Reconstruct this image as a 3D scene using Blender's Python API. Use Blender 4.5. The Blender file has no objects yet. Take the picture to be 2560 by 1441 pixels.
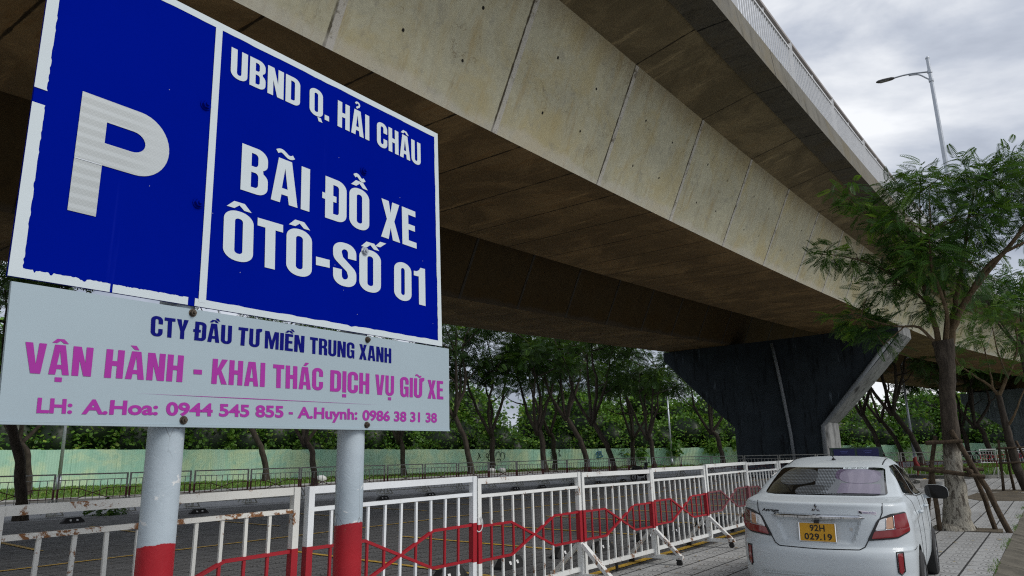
import bpy, bmesh, math, random, unicodedata
import numpy as np
from mathutils import Vector, Matrix
from mathutils.bvhtree import BVHTree
from mathutils.geometry import tessellate_polygon
R = math.radians
rng = np.random.default_rng(7)
random.seed(7)
SC = bpy.context.scene
COL = SC.collection

# ------------------------------------------------------------------ camera
CAMH = 1.53
PITCH, ROLL = R(13.4), R(-1.3)
fw = Vector((0, math.cos(PITCH), math.sin(PITCH)))
r0 = Vector((1, 0, 0)); u0 = r0.cross(fw)
rt = r0 * math.cos(ROLL) + u0 * math.sin(ROLL)
up = u0 * math.cos(ROLL) - r0 * math.sin(ROLL)
cd = bpy.data.cameras.new('camera')
cam = bpy.data.objects.new('camera', cd); COL.objects.link(cam)
cd.sensor_width = 36; cd.lens = 36 * 1775 / 2560
cd.clip_start = 0.05; cd.clip_end = 3000
m = Matrix((rt, up, -fw)).transposed().to_4x4(); m.translation = Vector((0, 0, CAMH))
cam.matrix_world = m
SC.camera = cam

# ------------------------------------------------------------------ world, sun, exposure
SUN_EL, SUN_AZ = R(42), R(112)          # azimuth clockwise from +Y: low on the right, veiled by cloud
W = bpy.data.worlds.new('World'); SC.world = W; W.use_nodes = True
nt = W.node_tree; nt.nodes.clear()
def wn(t, **k):
    n = nt.nodes.new(t)
    for a, b in k.items(): setattr(n, a, b)
    return n
out = wn('ShaderNodeOutputWorld'); mixs = wn('ShaderNodeMixShader')
bg1 = wn('ShaderNodeBackground'); bg2 = wn('ShaderNodeBackground')
sky = wn('ShaderNodeTexSky', sky_type='NISHITA', sun_disc=False, sun_elevation=SUN_EL, sun_rotation=SUN_AZ)
bg1.inputs[1].default_value = 0.09
nt.links.new(sky.outputs[0], bg1.inputs[0])
tc = wn('ShaderNodeTexCoord'); mp = wn('ShaderNodeMapping'); mp.inputs['Scale'].default_value = (1.0, 1.0, 2.6)
no = wn('ShaderNodeTexNoise'); no.inputs['Scale'].default_value = 2.6; no.inputs['Detail'].default_value = 9; no.inputs['Roughness'].default_value = 0.52
no.inputs['Distortion'].default_value = 0.35
cr = wn('ShaderNodeValToRGB')
cr.color_ramp.elements[0].position = 0.34; cr.color_ramp.elements[0].color = (0.33, 0.375, 0.475, 1)
cr.color_ramp.elements[1].position = 0.62; cr.color_ramp.elements[1].color = (1.15, 1.17, 1.2, 1)
e = cr.color_ramp.elements.new(0.48); e.color = (0.64, 0.69, 0.79, 1)
nt.links.new(tc.outputs['Generated'], mp.inputs[0]); nt.links.new(mp.outputs[0], no.inputs['Vector'])
nt.links.new(no.outputs['Fac'], cr.inputs[0]); nt.links.new(cr.outputs[0], bg2.inputs[0])
bg2.inputs[1].default_value = 0.70
mixs.inputs[0].default_value = 0.93
nt.links.new(bg1.outputs[0], mixs.inputs[1]); nt.links.new(bg2.outputs[0], mixs.inputs[2])
nt.links.new(mixs.outputs[0], out.inputs[0])
sl = bpy.data.lights.new('sun', 'SUN'); sun = bpy.data.objects.new('sun', sl); COL.objects.link(sun)
sl.energy = 1.5; sl.angle = R(24); sl.color = (1.0, 0.96, 0.9)
sd = Vector((math.sin(SUN_AZ) * math.cos(SUN_EL), math.cos(SUN_AZ) * math.cos(SUN_EL), math.sin(SUN_EL)))
sun.rotation_euler = (-sd).to_track_quat('-Z', 'Y').to_euler()
SC.view_settings.view_transform = 'Standard'; SC.view_settings.look = 'None'
SC.view_settings.exposure = 0.33; SC.view_settings.gamma = 1.0
SC.render.engine = 'CYCLES'
SC.cycles.max_bounces = 6; SC.cycles.diffuse_bounces = 3; SC.cycles.glossy_bounces = 3
SC.cycles.transparent_max_bounces = 8; SC.cycles.use_denoising = False; SC.cycles.filter_width = 1.15; SC.cycles.use_adaptive_sampling = False

# ------------------------------------------------------------------ helpers
def tag(o, label=None, cat=None, group=None, kind=None):
    if label: o['label'] = label
    if cat: o['category'] = cat
    if group: o['group'] = group
    if kind: o['kind'] = kind
    return o
def empty(name, loc=(0, 0, 0), rz=0.0, label=None, cat=None, group=None, kind=None):
    o = bpy.data.objects.new(name, None); COL.objects.link(o)
    o.location = loc; o.rotation_euler = (0, 0, rz); o.empty_display_size = 0.2
    return tag(o, label, cat, group, kind)
def copy_tree(o, parent=None):
    c = o.copy(); COL.objects.link(c)
    if parent: c.parent = parent
    for ch in list(o.children): copy_tree(ch, c)
    return c
class MB:
    def __init__(s): s.v = []; s.f = []; s.mi = []; s.uv = []
    def add(s, verts, faces, mi=0, uv=None):
        b = len(s.v); s.v.extend([tuple(p) for p in verts])
        for k, f in enumerate(faces):
            s.f.append([b + i for i in f]); s.mi.append(mi)
            s.uv.append([uv[i] for i in f] if uv else None)
        return s
    def box(s, lo, hi, mi=0):
        x0, y0, z0 = lo; x1, y1, z1 = hi
        return s.add([(x0,y0,z0),(x1,y0,z0),(x1,y1,z0),(x0,y1,z0),(x0,y0,z1),(x1,y0,z1),(x1,y1,z1),(x0,y1,z1)],
              [(0,3,2,1),(4,5,6,7),(0,1,5,4),(1,2,6,5),(2,3,7,6),(3,0,4,7)], mi)
    def bar(s, a, b, w, h, mi=0, upv=(0, 0, 1)):
        a = Vector(a); b = Vector(b); d = (b - a).normalized(); u = Vector(upv)
        if abs(d.dot(u)) > 0.95: u = Vector((0, 1, 0))
        x = d.cross(u).normalized(); z = x.cross(d)
        x = x * (w / 2); z = z * (h / 2)
        p = [a - x - z, a + x - z, a + x + z, a - x + z, b - x - z, b + x - z, b + x + z, b - x + z]
        return s.add(p, [(0,3,2,1),(4,5,6,7),(0,1,5,4),(1,2,6,5),(2,3,7,6),(3,0,4,7)], mi)
    def tube(s, pts, rad, n=10, mi=0, cap=True, jit=0.0):
        pts = [Vector(p) for p in pts]
        if not hasattr(rad, '__len__'): rad = [rad] * len(pts)
        b = len(s.v); ref = None; vs = []; L = 0; uv = []
        for i, p in enumerate(pts):
            d = (pts[min(i + 1, len(pts) - 1)] - pts[max(i - 1, 0)]).normalized()
            if ref is None:
                ref = Vector((1, 0, 0)) if abs(d.x) < 0.8 else Vector((0, 1, 0))
            ref = (ref - d * ref.dot(d)).normalized(); o = d.cross(ref)
            if i: L += (pts[i] - pts[i - 1]).length
            for k in range(n):
                a = 2 * math.pi * k / n
                rr = rad[i] * (1 + (random.uniform(-jit, jit) if jit else 0))
                vs.append(p + ref * (math.cos(a) * rr) + o * (math.sin(a) * rr)); uv.append((k / n, L))
        fs = []
        for i in range(len(pts) - 1):
            for k in range(n):
                k2 = (k + 1) % n
                fs.append((i * n + k, i * n + k2, (i + 1) * n + k2, (i + 1) * n + k))
        if cap:
            fs.append(tuple(range(n - 1, -1, -1))); fs.append(tuple((len(pts) - 1) * n + k for k in range(n)))
        return s.add(vs, fs, mi, uv)
    def build(s, name, mats, parent=None, smooth=False, sharp=None):
        me = bpy.data.meshes.new(name); me.from_pydata(s.v, [], s.f); 
        if not isinstance(mats, (list, tuple)): mats = [mats]
        for mm in mats: me.materials.append(mm)
        me.polygons.foreach_set('material_index', s.mi)
        if any(u is not None for u in s.uv):
            ul = me.uv_layers.new(name='UVMap'); flat = []
            for f, u in zip(s.f, s.uv):
                for k in range(len(f)): flat += (u[k] if u else (0, 0))
            ul.data.foreach_set('uv', flat)
        if smooth: me.polygons.foreach_set('use_smooth', [True] * len(s.f))
        me.update()
        if sharp: me.set_sharp_from_angle(angle=R(sharp))
        o = bpy.data.objects.new(name, me); COL.objects.link(o)
        if parent: o.parent = parent
        return o
def np_mesh(name, V, F, mat, parent=None, rnd=None, smooth=False):
    """V (n,3), F (m,4) quads, optional per-face random attribute."""
    me = bpy.data.meshes.new(name); n, k = F.shape
    me.vertices.add(len(V)); me.vertices.foreach_set('co', V.astype(np.float32).ravel())
    me.loops.add(n * k); me.loops.foreach_set('vertex_index', F.astype(np.int32).ravel())
    me.polygons.add(n); me.polygons.foreach_set('loop_start', np.arange(0, n * k, k, dtype=np.int32))
    if rnd is not None:
        at = me.attributes.new('rnd', 'FLOAT', 'FACE'); at.data.foreach_set('value', rnd.astype(np.float32))
    me.update(calc_edges=True); me.materials.append(mat)
    if smooth: me.polygons.foreach_set('use_smooth', [True] * n)
    o = bpy.data.objects.new(name, me); COL.objects.link(o)
    if parent: o.parent = parent
    return o

# lot frame: X along the white barriers, Y to the left of them
AZ = R(36.5)
DX = Vector((math.sin(AZ), math.cos(AZ), 0)); DY = Vector((-math.cos(AZ), math.sin(AZ), 0))
LOTROT = math.atan2(DX.y, DX.x)
def LW(x, y, z=0.0): return DX * x + DY * y + Vector((0, 0, z))

# ------------------------------------------------------------------ materials
class NT:
    def __init__(s, name):
        s.m = bpy.data.materials.new(name); s.m.use_nodes = True; s.t = s.m.node_tree
        s.b = s.t.nodes['Principled BSDF']
    def n(s, t, **k):
        n = s.t.nodes.new(t)
        for a, b in k.items(): setattr(n, a, b)
        return n
    def l(s, a, b): s.t.links.new(a, b)
    def val(s, sock, v):
        if hasattr(v, 'is_linked') or isinstance(v, bpy.types.NodeSocket): s.l(v, sock)
        else: sock.default_value = v
    def math(s, op, a, b=0.0, c=None, clamp=False):
        n = s.n('ShaderNodeMath', operation=op); n.use_clamp = clamp
        s.val(n.inputs[0], a); s.val(n.inputs[1], b)
        if c is not None: s.val(n.inputs[2], c)
        return n.outputs[0]
    def mix(s, f, a, b, mode='MIX'):
        n = s.n('ShaderNodeMix', data_type='RGBA', blend_type=mode)
        s.val(n.inputs[0], f)
        for i, v in ((6, a), (7, b)):
            if isinstance(v, tuple): n.inputs[i].default_value = (*v, 1) if len(v) == 3 else v
            else: s.l(v, n.inputs[i])
        return n.outputs[2]
    def coord(s, kind='Object', scale=(1, 1, 1), rot=(0, 0, 0)):
        t = s.n('ShaderNodeTexCoord'); m = s.n('ShaderNodeMapping')
        m.inputs['Scale'].default_value = scale; m.inputs['Rotation'].default_value = rot
        s.l(t.outputs[kind], m.inputs[0]); return m.outputs[0]
    def noise(s, vec, scale, detail=5, rough=0.55, dist=0.0):
        n = s.n('ShaderNodeTexNoise'); s.l(vec, n.inputs['Vector'])
        n.inputs['Scale'].default_value = scale; n.inputs['Detail'].default_value = detail
        n.inputs['Roughness'].default_value = rough; n.inputs['Distortion'].default_value = dist
        return n.outputs['Fac']
    def ramp(s, f, lo, hi, a=0.0, b=1.0):
        n = s.n('ShaderNodeMapRange', interpolation_type='SMOOTHSTEP'); s.val(n.inputs[0], f)
        for i, v in ((1, lo), (2, hi), (3, a), (4, b)): n.inputs[i].default_value = v
        return n.outputs[0]
    def bump(s, h, strength=0.3, dist=0.02):
        n = s.n('ShaderNodeBump'); n.inputs['Strength'].default_value = strength; n.inputs['Distance'].default_value = dist
        s.l(h, n.inputs['Height']); s.l(n.outputs[0], s.b.inputs['Normal'])
    def fin(s, col, rough=0.6, metal=0.0, spec=None):
        s.val(s.b.inputs['Base Color'], (*col, 1) if isinstance(col, tuple) else col)
        s.val(s.b.inputs['Roughness'], rough); s.val(s.b.inputs['Metallic'], metal)
        if spec is not None: s.b.inputs['Specular IOR Level'].default_value = spec
        return s.m
def plain(name, col, rough=0.55, metal=0.0, var=0.12, scale=6.0, bump=0.0):
    t = NT(name); c = t.coord('Object'); f = t.noise(c, scale, 6)
    a = tuple(x * (1 - var) for x in col); b = tuple(min(1, x * (1 + var)) for x in col)
    col2 = t.mix(f, a, b)
    if bump: t.bump(t.noise(c, scale * 12, 4), bump, 0.01)
    return t.fin(col2, rough, metal)

def concrete(name, base, dark, stain, joint=3.45, streak=1.0, off=0.0, holes=False, jw=0.012, soffit=False, band=True):
    t = NT(name); uv = t.n('ShaderNodeUVMap'); uv.uv_map = 'UVMap'
    sx = t.n('ShaderNodeSeparateXYZ'); t.l(uv.outputs[0], sx.inputs[0]); U, V = sx.outputs[0], sx.outputs[1]
    c = t.n('ShaderNodeCombineXYZ'); t.l(U, c.inputs[0]); t.l(V, c.inputs[1]); P = c.outputs[0]
    m = t.n('ShaderNodeMapping'); m.inputs['Scale'].default_value = (2.2, 0.35, 1) if not soffit else (2.6, 0.45, 1); t.l(P, m.inputs[0])
    n1 = t.noise(P, 0.7, 8, 0.65, 0.4); n2 = t.noise(m.outputs[0], 1.6, 7, 0.7, 0.3); n3 = t.noise(P, 9, 6, 0.7)
    col = t.mix(t.ramp(n1, 0.3, 0.7), base, tuple(x * 0.8 for x in base))
    col = t.mix(t.math('MULTIPLY', t.ramp(n2, 0.5, 0.72), 0.75 * streak), col, stain)
    col = t.mix(t.math('MULTIPLY', t.ramp(t.noise(m.outputs[0], 3.4, 8, 0.75), 0.56, 0.74), 0.5 * streak), col, dark)
    col = t.mix(t.math('MULTIPLY', t.ramp(n3, 0.40, 0.72), 0.55), col, tuple(x * 0.66 for x in base))
    n5 = t.noise(P, 0.55, 9, 0.7, 0.8); n6 = t.noise(P, 2.6, 9, 0.75, 0.5)
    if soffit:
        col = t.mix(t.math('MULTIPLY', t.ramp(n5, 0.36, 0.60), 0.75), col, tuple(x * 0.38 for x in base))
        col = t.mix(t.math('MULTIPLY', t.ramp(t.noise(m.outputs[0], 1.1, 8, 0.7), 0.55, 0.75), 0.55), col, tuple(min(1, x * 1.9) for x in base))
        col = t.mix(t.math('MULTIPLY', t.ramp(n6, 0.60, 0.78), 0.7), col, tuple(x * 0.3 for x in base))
    else:
        col = t.mix(t.math('MULTIPLY', t.ramp(n5, 0.46, 0.66), 0.65), col, (base[0] * 0.84, base[1] * 0.74, base[2] * 0.52))
        col = t.mix(t.math('MULTIPLY', t.ramp(n6, 0.52, 0.68), 0.60), col, (base[0] * 0.55, base[1] * 0.55, base[2] * 0.60))
        # grime running down from the top edge and a few hairline cracks
        tp_ = t.math('MULTIPLY', t.ramp(t.math('ADD', V, t.math('MULTIPLY', t.noise(m.outputs[0], 2.0, 6), 0.8)), 2.35, 3.0), 0.55)
        col = t.mix(tp_, col, dark)
        vo = t.n('ShaderNodeTexVoronoi', feature='DISTANCE_TO_EDGE'); vo.inputs['Scale'].default_value = 0.9
        dv_ = t.n('ShaderNodeVectorMath', operation='ADD'); nv = t.n('ShaderNodeTexNoise'); nv.inputs['Scale'].default_value = 3.5; nv.inputs['Detail'].default_value = 6; t.l(P, nv.inputs['Vector']); t.l(P, dv_.inputs[0]); t.l(nv.outputs['Color'], dv_.inputs[1]); t.l(dv_.outputs[0], vo.inputs['Vector'])
        ck = t.math('MULTIPLY', t.ramp(vo.outputs['Distance'], 0.002, 0.012, 1, 0), t.ramp(n1, 0.50, 0.60))
        col = t.mix(t.math('MULTIPLY', ck, 0.6), col, dark)
    # cast panel joints
    fr = t.math('FRACT', t.math('DIVIDE', t.math('ADD', U, off), joint))
    dj = t.math('MULTIPLY', t.math('ABSOLUTE', t.math('SUBTRACT', fr, 0.5)), joint)
    wob = t.math('MULTIPLY', t.math('SUBTRACT', t.noise(P, 5, 3), 0.5), 0.05)
    dj = t.math('ADD', dj, wob)
    line = t.ramp(dj, jw, jw * 2.4, 1, 0)
    if band:
        b2 = t.math('MULTIPLY', t.ramp(fr, 0.5, 0.503), t.ramp(fr, 0.537, 0.542, 1, 0))
        b2 = t.math('MULTIPLY', b2, t.ramp(t.noise(P, 7, 6, 0.7), 0.30, 0.5, 0.25, 0.8)); col = t.mix(b2, col, (base[0] * 0.92, base[0] * 0.88, base[0] * 0.80))
        col = t.mix(t.math('MULTIPLY', b2, t.ramp(t.noise(P, 4, 7, 0.75), 0.52, 0.62)), col, tuple(x * 0.5 for x in dark))
    col = t.mix(t.math('MULTIPLY', line, t.ramp(t.noise(P, 3, 4), 0.25, 0.5, 0.35, 0.95)), col, tuple(x * 0.25 for x in dark))
    h = t.math('SUBTRACT', t.math('MULTIPLY', n3, 0.4), line)
    if holes:
        for hu, hv in ((0.32, 0.72), (0.68, 0.78), (0.30, 1.72), (0.70, 1.66)):
            du = t.math('MULTIPLY', t.math('SUBTRACT', t.math('FRACT', t.math('ADD', fr, 0.5)), hu), joint)
            wv = t.math('SUBTRACT', V, hv)
            d = t.math('SQRT', t.math('ADD', t.math('POWER', du, 2), t.math('POWER', wv, 2)))
            d = t.math('ADD', d, t.math('MULTIPLY', t.math('SUBTRACT', t.noise(P, 14, 2), 0.5), 0.03))
            hm = t.ramp(d, 0.022, 0.034, 1, 0); col = t.mix(hm, col, (0.02, 0.018, 0.014))
        # paler, pitted lower edge
        low = t.ramp(t.math('ADD', V, t.math('MULTIPLY', n1, 0.7)), 0.45, 0.62, 1, 0)
        col = t.mix(t.math('MULTIPLY', low, 0.35), col, (base[0] * 1.05, base[0], base[0] * 0.92))
    t.bump(h, 0.35, 0.02)
    return t.fin(col, 0.85, 0, 0.25)

M = {}
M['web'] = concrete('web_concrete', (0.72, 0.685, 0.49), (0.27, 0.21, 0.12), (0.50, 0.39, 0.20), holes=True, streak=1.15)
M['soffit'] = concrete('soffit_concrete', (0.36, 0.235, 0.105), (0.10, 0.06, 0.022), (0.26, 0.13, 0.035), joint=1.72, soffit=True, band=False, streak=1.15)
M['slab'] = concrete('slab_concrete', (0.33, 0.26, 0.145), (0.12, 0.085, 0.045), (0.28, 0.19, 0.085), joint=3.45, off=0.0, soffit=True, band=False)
M['edge'] = concrete('weathered_edge', (0.135, 0.122, 0.095), (0.02, 0.018, 0.014), (0.032, 0.028, 0.02), joint=3.45, soffit=False, band=False, streak=1.35)
M['fascia'] = concrete('mossy_fascia', (0.20, 0.19, 0.16), (0.02, 0.02, 0.017), (0.05, 0.048, 0.036), joint=30, band=False, streak=1.7)
M['webdark'] = concrete('shaded_web_concrete', (0.13, 0.088, 0.038), (0.06, 0.042, 0.022), (0.13, 0.09, 0.045), holes=True, streak=1.2)  # inner webs: same concrete, the shade under the deck put into its colour

def pier_mat(name, base):
    t = NT(name); c = t.coord('Object', (1.3, 1.3, 0.22)); c2 = t.coord('Object')
    n = t.noise(c, 1.6, 9, 0.72, 0.5); n2 = t.noise(c2, 1.1, 6); n3 = t.noise(c2, 14, 5)
    col = t.mix(t.ramp(n2, 0.3, 0.7), base, tuple(x * 0.7 for x in base))
    col = t.mix(t.math('MULTIPLY', t.ramp(n, 0.58, 0.70), t.ramp(t.noise(c2, 0.8, 5), 0.45, 0.6)), col, tuple(min(1, x * 4.5 + 0.05) for x in base))
    col = t.mix(t.ramp(t.noise(c, 2.3, 8, 0.7), 0.50, 0.66), col, tuple(x * 0.22 for x in base))
    t.bump(n3, 0.25, 0.02); return t.fin(col, 0.8, 0, 0.3)
M['pier'] = pier_mat('pier_paint', (0.034, 0.046, 0.058))
M['pierfar'] = pier_mat('lightened_far_pier_paint', (0.20, 0.24, 0.25))  # far pier's colour lightened to make up for the deck's shade
M['pierlow'] = pier_mat('pier_base_paint', (0.16, 0.19, 0.235))
M['pierside'] = pier_mat('pier_skylit_side_and_pads', (0.34, 0.345, 0.34))
M['rail'] = plain('rail_paint', (0.62, 0.63, 0.64), 0.45, 0.0, 0.15, 3)
M['railtop'] = plain('rail_top_paint', (0.30, 0.27, 0.25), 0.5, 0.0, 0.25, 4)
M['pipe'] = plain('drain_pipe_plastic', (0.22, 0.24, 0.26), 0.5, 0, 0.2, 3)
M['galv'] = plain('galvanised_steel', (0.42, 0.45, 0.49), 0.4, 0.6, 0.15, 5)

def tiles(name, base, dark, scale=1.0, motif=0.6, seam=0.02, wet=0.0):
    """Square pavers 0.4 m wide with raised arcs and dots; coordinates are metres in the lot frame."""
    t = NT(name); c = t.coord('Object'); sx = t.n('ShaderNodeSeparateXYZ'); t.l(c, sx.inputs[0])
    S = 0.40 * scale
    def cell(o): return t.math('FRACT', t.math('DIVIDE', o, S))
    fx, fy = cell(sx.outputs[0]), cell(sx.outputs[1])
    ex = t.math('MINIMUM', fx, t.math('SUBTRACT', 1, fx)); ey = t.math('MINIMUM', fy, t.math('SUBTRACT', 1, fy))
    wv = t.math('MULTIPLY', t.math('SUBTRACT', t.noise(c, 6, 3), 0.5), 0.03)
    # one run of seams is more open than the other
    ln = t.math('MAXIMUM', t.ramp(t.math('ADD', ey, wv), seam, seam * 2.2, 1, 0), t.math('MULTIPLY', t.ramp(t.math('ADD', ex, wv), seam, seam * 2, 1, 0), 0.65))
    # arcs from alternating corners
    d = t.math('SQRT', t.math('ADD', t.math('POWER', t.math('SUBTRACT', fx, 0.5), 2), t.math('POWER', fy, 2)))
    arc = t.math('SINE', t.math('MULTIPLY', d, 42.0))
    am = t.math('MULTIPLY', t.ramp(arc, 0.55, 0.85), t.ramp(d, 0.62, 0.7, 1, 0))
    vo = t.n('ShaderNodeTexVoronoi'); vo.inputs['Scale'].default_value = 26; t.l(c, vo.inputs['Vector'])
    dots = t.math('MULTIPLY', t.ramp(vo.outputs['Distance'], 0.22, 0.32, 1, 0), t.ramp(d, 0.66, 0.72))
    mot = t.math('MULTIPLY', t.math('MAXIMUM', am, t.math('MULTIPLY', dots, 0.7)), motif)
    big = t.noise(c, 0.35, 6, 0.6); mid = t.noise(c, 2.2, 7, 0.65); fine = t.noise(c, 40, 4)
    vb = t.n('ShaderNodeTexWhiteNoise', noise_dimensions='2D')
    cc = t.n('ShaderNodeCombineXYZ'); t.l(t.math('FLOOR', t.math('DIVIDE', sx.outputs[0], S)), cc.inputs[0]); t.l(t.math('FLOOR', t.math('DIVIDE', sx.outputs[1], S)), cc.inputs[1])
    t.l(cc.outputs[0], vb.inputs['Vector'])
    col = t.mix(t.ramp(big, 0.3, 0.7), base, tuple(x * 0.72 for x in base))
    col = t.mix(t.math('MULTIPLY', vb.outputs['Value'], 0.30), col, tuple(x * 0.62 for x in base))
    col = t.mix(t.math('MULTIPLY', t.ramp(mid, 0.48, 0.72), 0.55), col, tuple(x * 0.55 for x in base))
    col = t.mix(t.math('MULTIPLY', fine, 0.35), col, tuple(x * 0.6 for x in base))
    col = t.mix(mot, col, dark); col = t.mix(ln, col, tuple(x * 0.6 for x in dark))
    h = t.math('SUBTRACT', t.math('MULTIPLY', fine, 0.15), t.math('ADD', t.math('MULTIPLY', mot, 0.6), ln))
    t.bump(h, 0.6, 0.012)
    return t.fin(col, t.ramp(mid, 0.3, 0.7, 0.62, 0.9), 0, 0.3)
M['walk'] = tiles('sidewalk_tiles', (0.46, 0.465, 0.46), (0.05, 0.05, 0.05))
M['lot'] = tiles('shaded_parking_tiles', (0.155, 0.155, 0.158), (0.022, 0.022, 0.022), motif=0.75)  # same tile as the sidewalk, with the viaduct's shade put into its colour
def ground_mat(name, a, b, sc=0.5, fine=18, rough=0.9, bump=0.4):
    t = NT(name); c = t.coord('Object'); n = t.noise(c, sc, 8, 0.65); f = t.noise(c, fine, 6, 0.7)
    col = t.mix(t.ramp(n, 0.35, 0.65), a, b); col = t.mix(t.math('MULTIPLY', f, 0.6), col, tuple(x * 0.5 for x in a))
    t.bump(f, bump, 0.03); return t.fin(col, rough, 0, 0.25)
M['asphalt'] = ground_mat('asphalt', (0.34, 0.345, 0.355), (0.27, 0.275, 0.285), 0.25, 50, 0.85)
M['dirt'] = ground_mat('dirt', (0.15, 0.125, 0.09), (0.075, 0.065, 0.05), 1.8, 14)
M['grass'] = ground_mat('grass_soil', (0.08, 0.15, 0.025), (0.15, 0.21, 0.045), 0.8, 12, 0.95, 1.0)
M['pave'] = ground_mat('pale_pavement', (0.42, 0.41, 0.38), (0.32, 0.31, 0.29), 0.6, 20)
M['kerb'] = ground_mat('kerb_stone', (0.24, 0.235, 0.215), (0.17, 0.165, 0.15), 2.0, 25)
M['gutter'] = ground_mat('worn_gutter_concrete', (0.17, 0.155, 0.125), (0.085, 0.078, 0.062), 2.6, 24)
def yellow():
    t = NT('worn_yellow_paint'); c = t.coord('Object'); f = t.noise(c, 9, 8, 0.75)
    col = t.mix(t.ramp(f, 0.42, 0.62), (0.62, 0.38, 0.025), (0.30, 0.20, 0.06)); return t.fin(col, 0.75)
M['yellow'] = yellow()
def fence_mat():
    t = NT('corrugated_green_paint'); uv = t.n('ShaderNodeUVMap'); uv.uv_map = 'UVMap'
    sx = t.n('ShaderNodeSeparateXYZ'); t.l(uv.outputs[0], sx.inputs[0]); U, V = sx.outputs[0], sx.outputs[1]
    n = t.noise(uv.outputs[0], 0.35, 6, 0.65, 0.6); st = t.n('ShaderNodeMapping'); st.inputs['Scale'].default_value = (3, 0.15, 1); t.l(uv.outputs[0], st.inputs[0])
    col = t.mix(t.ramp(n, 0.42, 0.60), (0.36, 0.62, 0.48), (0.56, 0.71, 0.46))
    col = t.mix(t.math('MULTIPLY', t.ramp(t.noise(uv.outputs[0], 0.9, 7, 0.7, 1.0), 0.52, 0.68), 0.6), col, (0.22, 0.47, 0.38))
    col = t.mix(t.math('MULTIPLY', t.ramp(t.noise(st.outputs[0], 1.2, 5), 0.5, 0.7), 0.5), col, (0.27, 0.50, 0.37))
    pn = t.n('ShaderNodeTexWhiteNoise', noise_dimensions='1D'); t.l(t.math('FLOOR', t.math('DIVIDE', U, 1.1)), pn.inputs['W'])
    col = t.mix(t.math('MULTIPLY', pn.outputs['Value'], 0.25), col, (0.60, 0.70, 0.56))
    w = t.math('SINE', t.math('MULTIPLY', U, 2 * math.pi / 0.19))
    col = t.mix(t.math('MULTIPLY', t.ramp(w, -1.0, -0.3, 1, 0), 0.20), col, (0.22, 0.38, 0.28))
    t.bump(w, 0.4, 0.02); return t.fin(col, 0.6, 0, 0.3)
M['fence'] = fence_mat()
M['ink'] = plain('spray_ink', (0.03, 0.035, 0.035), 0.6, 0, 0.2)
M['inkblue'] = plain('spray_ink_blue', (0.05, 0.16, 0.28), 0.6, 0, 0.2)
def barrier_mat(name, base, rust=0.5, flake=(0.10, 0.11, 0.12)):
    t = NT(name); c = t.coord('Object'); n = t.noise(c, 5, 9, 0.75, 0.3); n2 = t.noise(c, 1.4, 6, 0.6); n3 = t.noise(c, 22, 6, 0.75)
    col = t.mix(t.ramp(n2, 0.3, 0.7), base, tuple(x * 0.86 for x in base))
    col = t.mix(t.math('MULTIPLY', t.ramp(n3, 0.55, 0.75), 0.35), col, (base[0] * 0.75, base[1] * 0.66, base[2] * 0.5))
    rm = t.ramp(t.math('ADD', n, t.math('MULTIPLY', n2, 0.3)), 0.83 - rust * 0.13, 0.87 - rust * 0.13)
    col = t.mix(rm, col, t.mix(n3, (0.30, 0.12, 0.03), (0.12, 0.055, 0.025)))
    fl = t.ramp(t.math('ADD', t.noise(c, 7.5, 9, 0.8), t.math('MULTIPLY', n2, -0.1)), 0.665, 0.685)
    col = t.mix(fl, col, flake)
    t.bump(n3, 0.15, 0.004); return t.fin(col, 0.5, 0, 0.4)
M['white'] = barrier_mat('worn_white_paint', (0.80, 0.81, 0.79), 0.85)
M['whiterust'] = barrier_mat('rusty_white_paint', (0.72, 0.72, 0.68), 0.95)
M['railrust'] = barrier_mat('rust_eaten_white_paint', (0.74, 0.73, 0.68), 1.45)
M['whiteflake'] = barrier_mat('flaking_white_paint', (0.80, 0.83, 0.85), 0.35)
M['red'] = barrier_mat('worn_red_paint', (0.36, 0.012, 0.022), 0.2, (0.15, 0.02, 0.02))
M['redfade'] = barrier_mat('faded_red_paint', (0.20, 0.06, 0.07), 0.4, (0.4, 0.36, 0.36))
M['grey'] = barrier_mat('grey_steel_paint', (0.42, 0.42, 0.39), 0.45, (0.12, 0.11, 0.1))
M['greyred'] = barrier_mat('dull_red_paint', (0.13, 0.022, 0.022), 0.3)
M['rubber'] = plain('black_rubber', (0.012, 0.012, 0.012), 0.65, 0, 0.3, 10)
M['reflect'] = plain('white_reflector', (0.85, 0.85, 0.85), 0.3)
M['wood'] = None
def bark(name, a, b, white=0.0, sc=1.0):
    t = NT(name); uv = t.n('ShaderNodeUVMap'); uv.uv_map = 'UVMap'; c = t.coord('Object', (6 * sc, 6 * sc, 1.6 * sc)); c2 = t.coord('Object')
    n = t.noise(c, 2.2, 9, 0.72, 0.6); f = t.noise(c2, 30 * sc, 6, 0.7)
    col = t.mix(t.ramp(n, 0.36, 0.62), a, b)
    if white:
        z = t.n('ShaderNodeSeparateXYZ'); t.l(c2, z.inputs[0])
        wm = t.math('MULTIPLY', t.ramp(t.math('ADD', z.outputs[2], t.math('MULTIPLY', t.noise(c2, 5, 5), 0.7)), white, white + 0.35, 1, 0), t.ramp(t.noise(c, 3.0, 8, 0.75), 0.46, 0.60, 1, 0.10))
        col = t.mix(t.math('MULTIPLY', wm, 0.92), col, (0.52, 0.49, 0.41))
    col = t.mix(t.math('MULTIPLY', f, 0.5), col, tuple(x * 0.4 for x in a))
    t.bump(t.math('ADD', n, t.math('MULTIPLY', f, 0.4)), 0.9, 0.04); return t.fin(col, 0.9, 0, 0.2)
M['bark'] = bark('pale_bark', (0.105, 0.085, 0.066), (0.042, 0.034, 0.027), white=1.6)
M['limb'] = bark('limb_bark', (0.20, 0.145, 0.085), (0.10, 0.07, 0.04))
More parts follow.
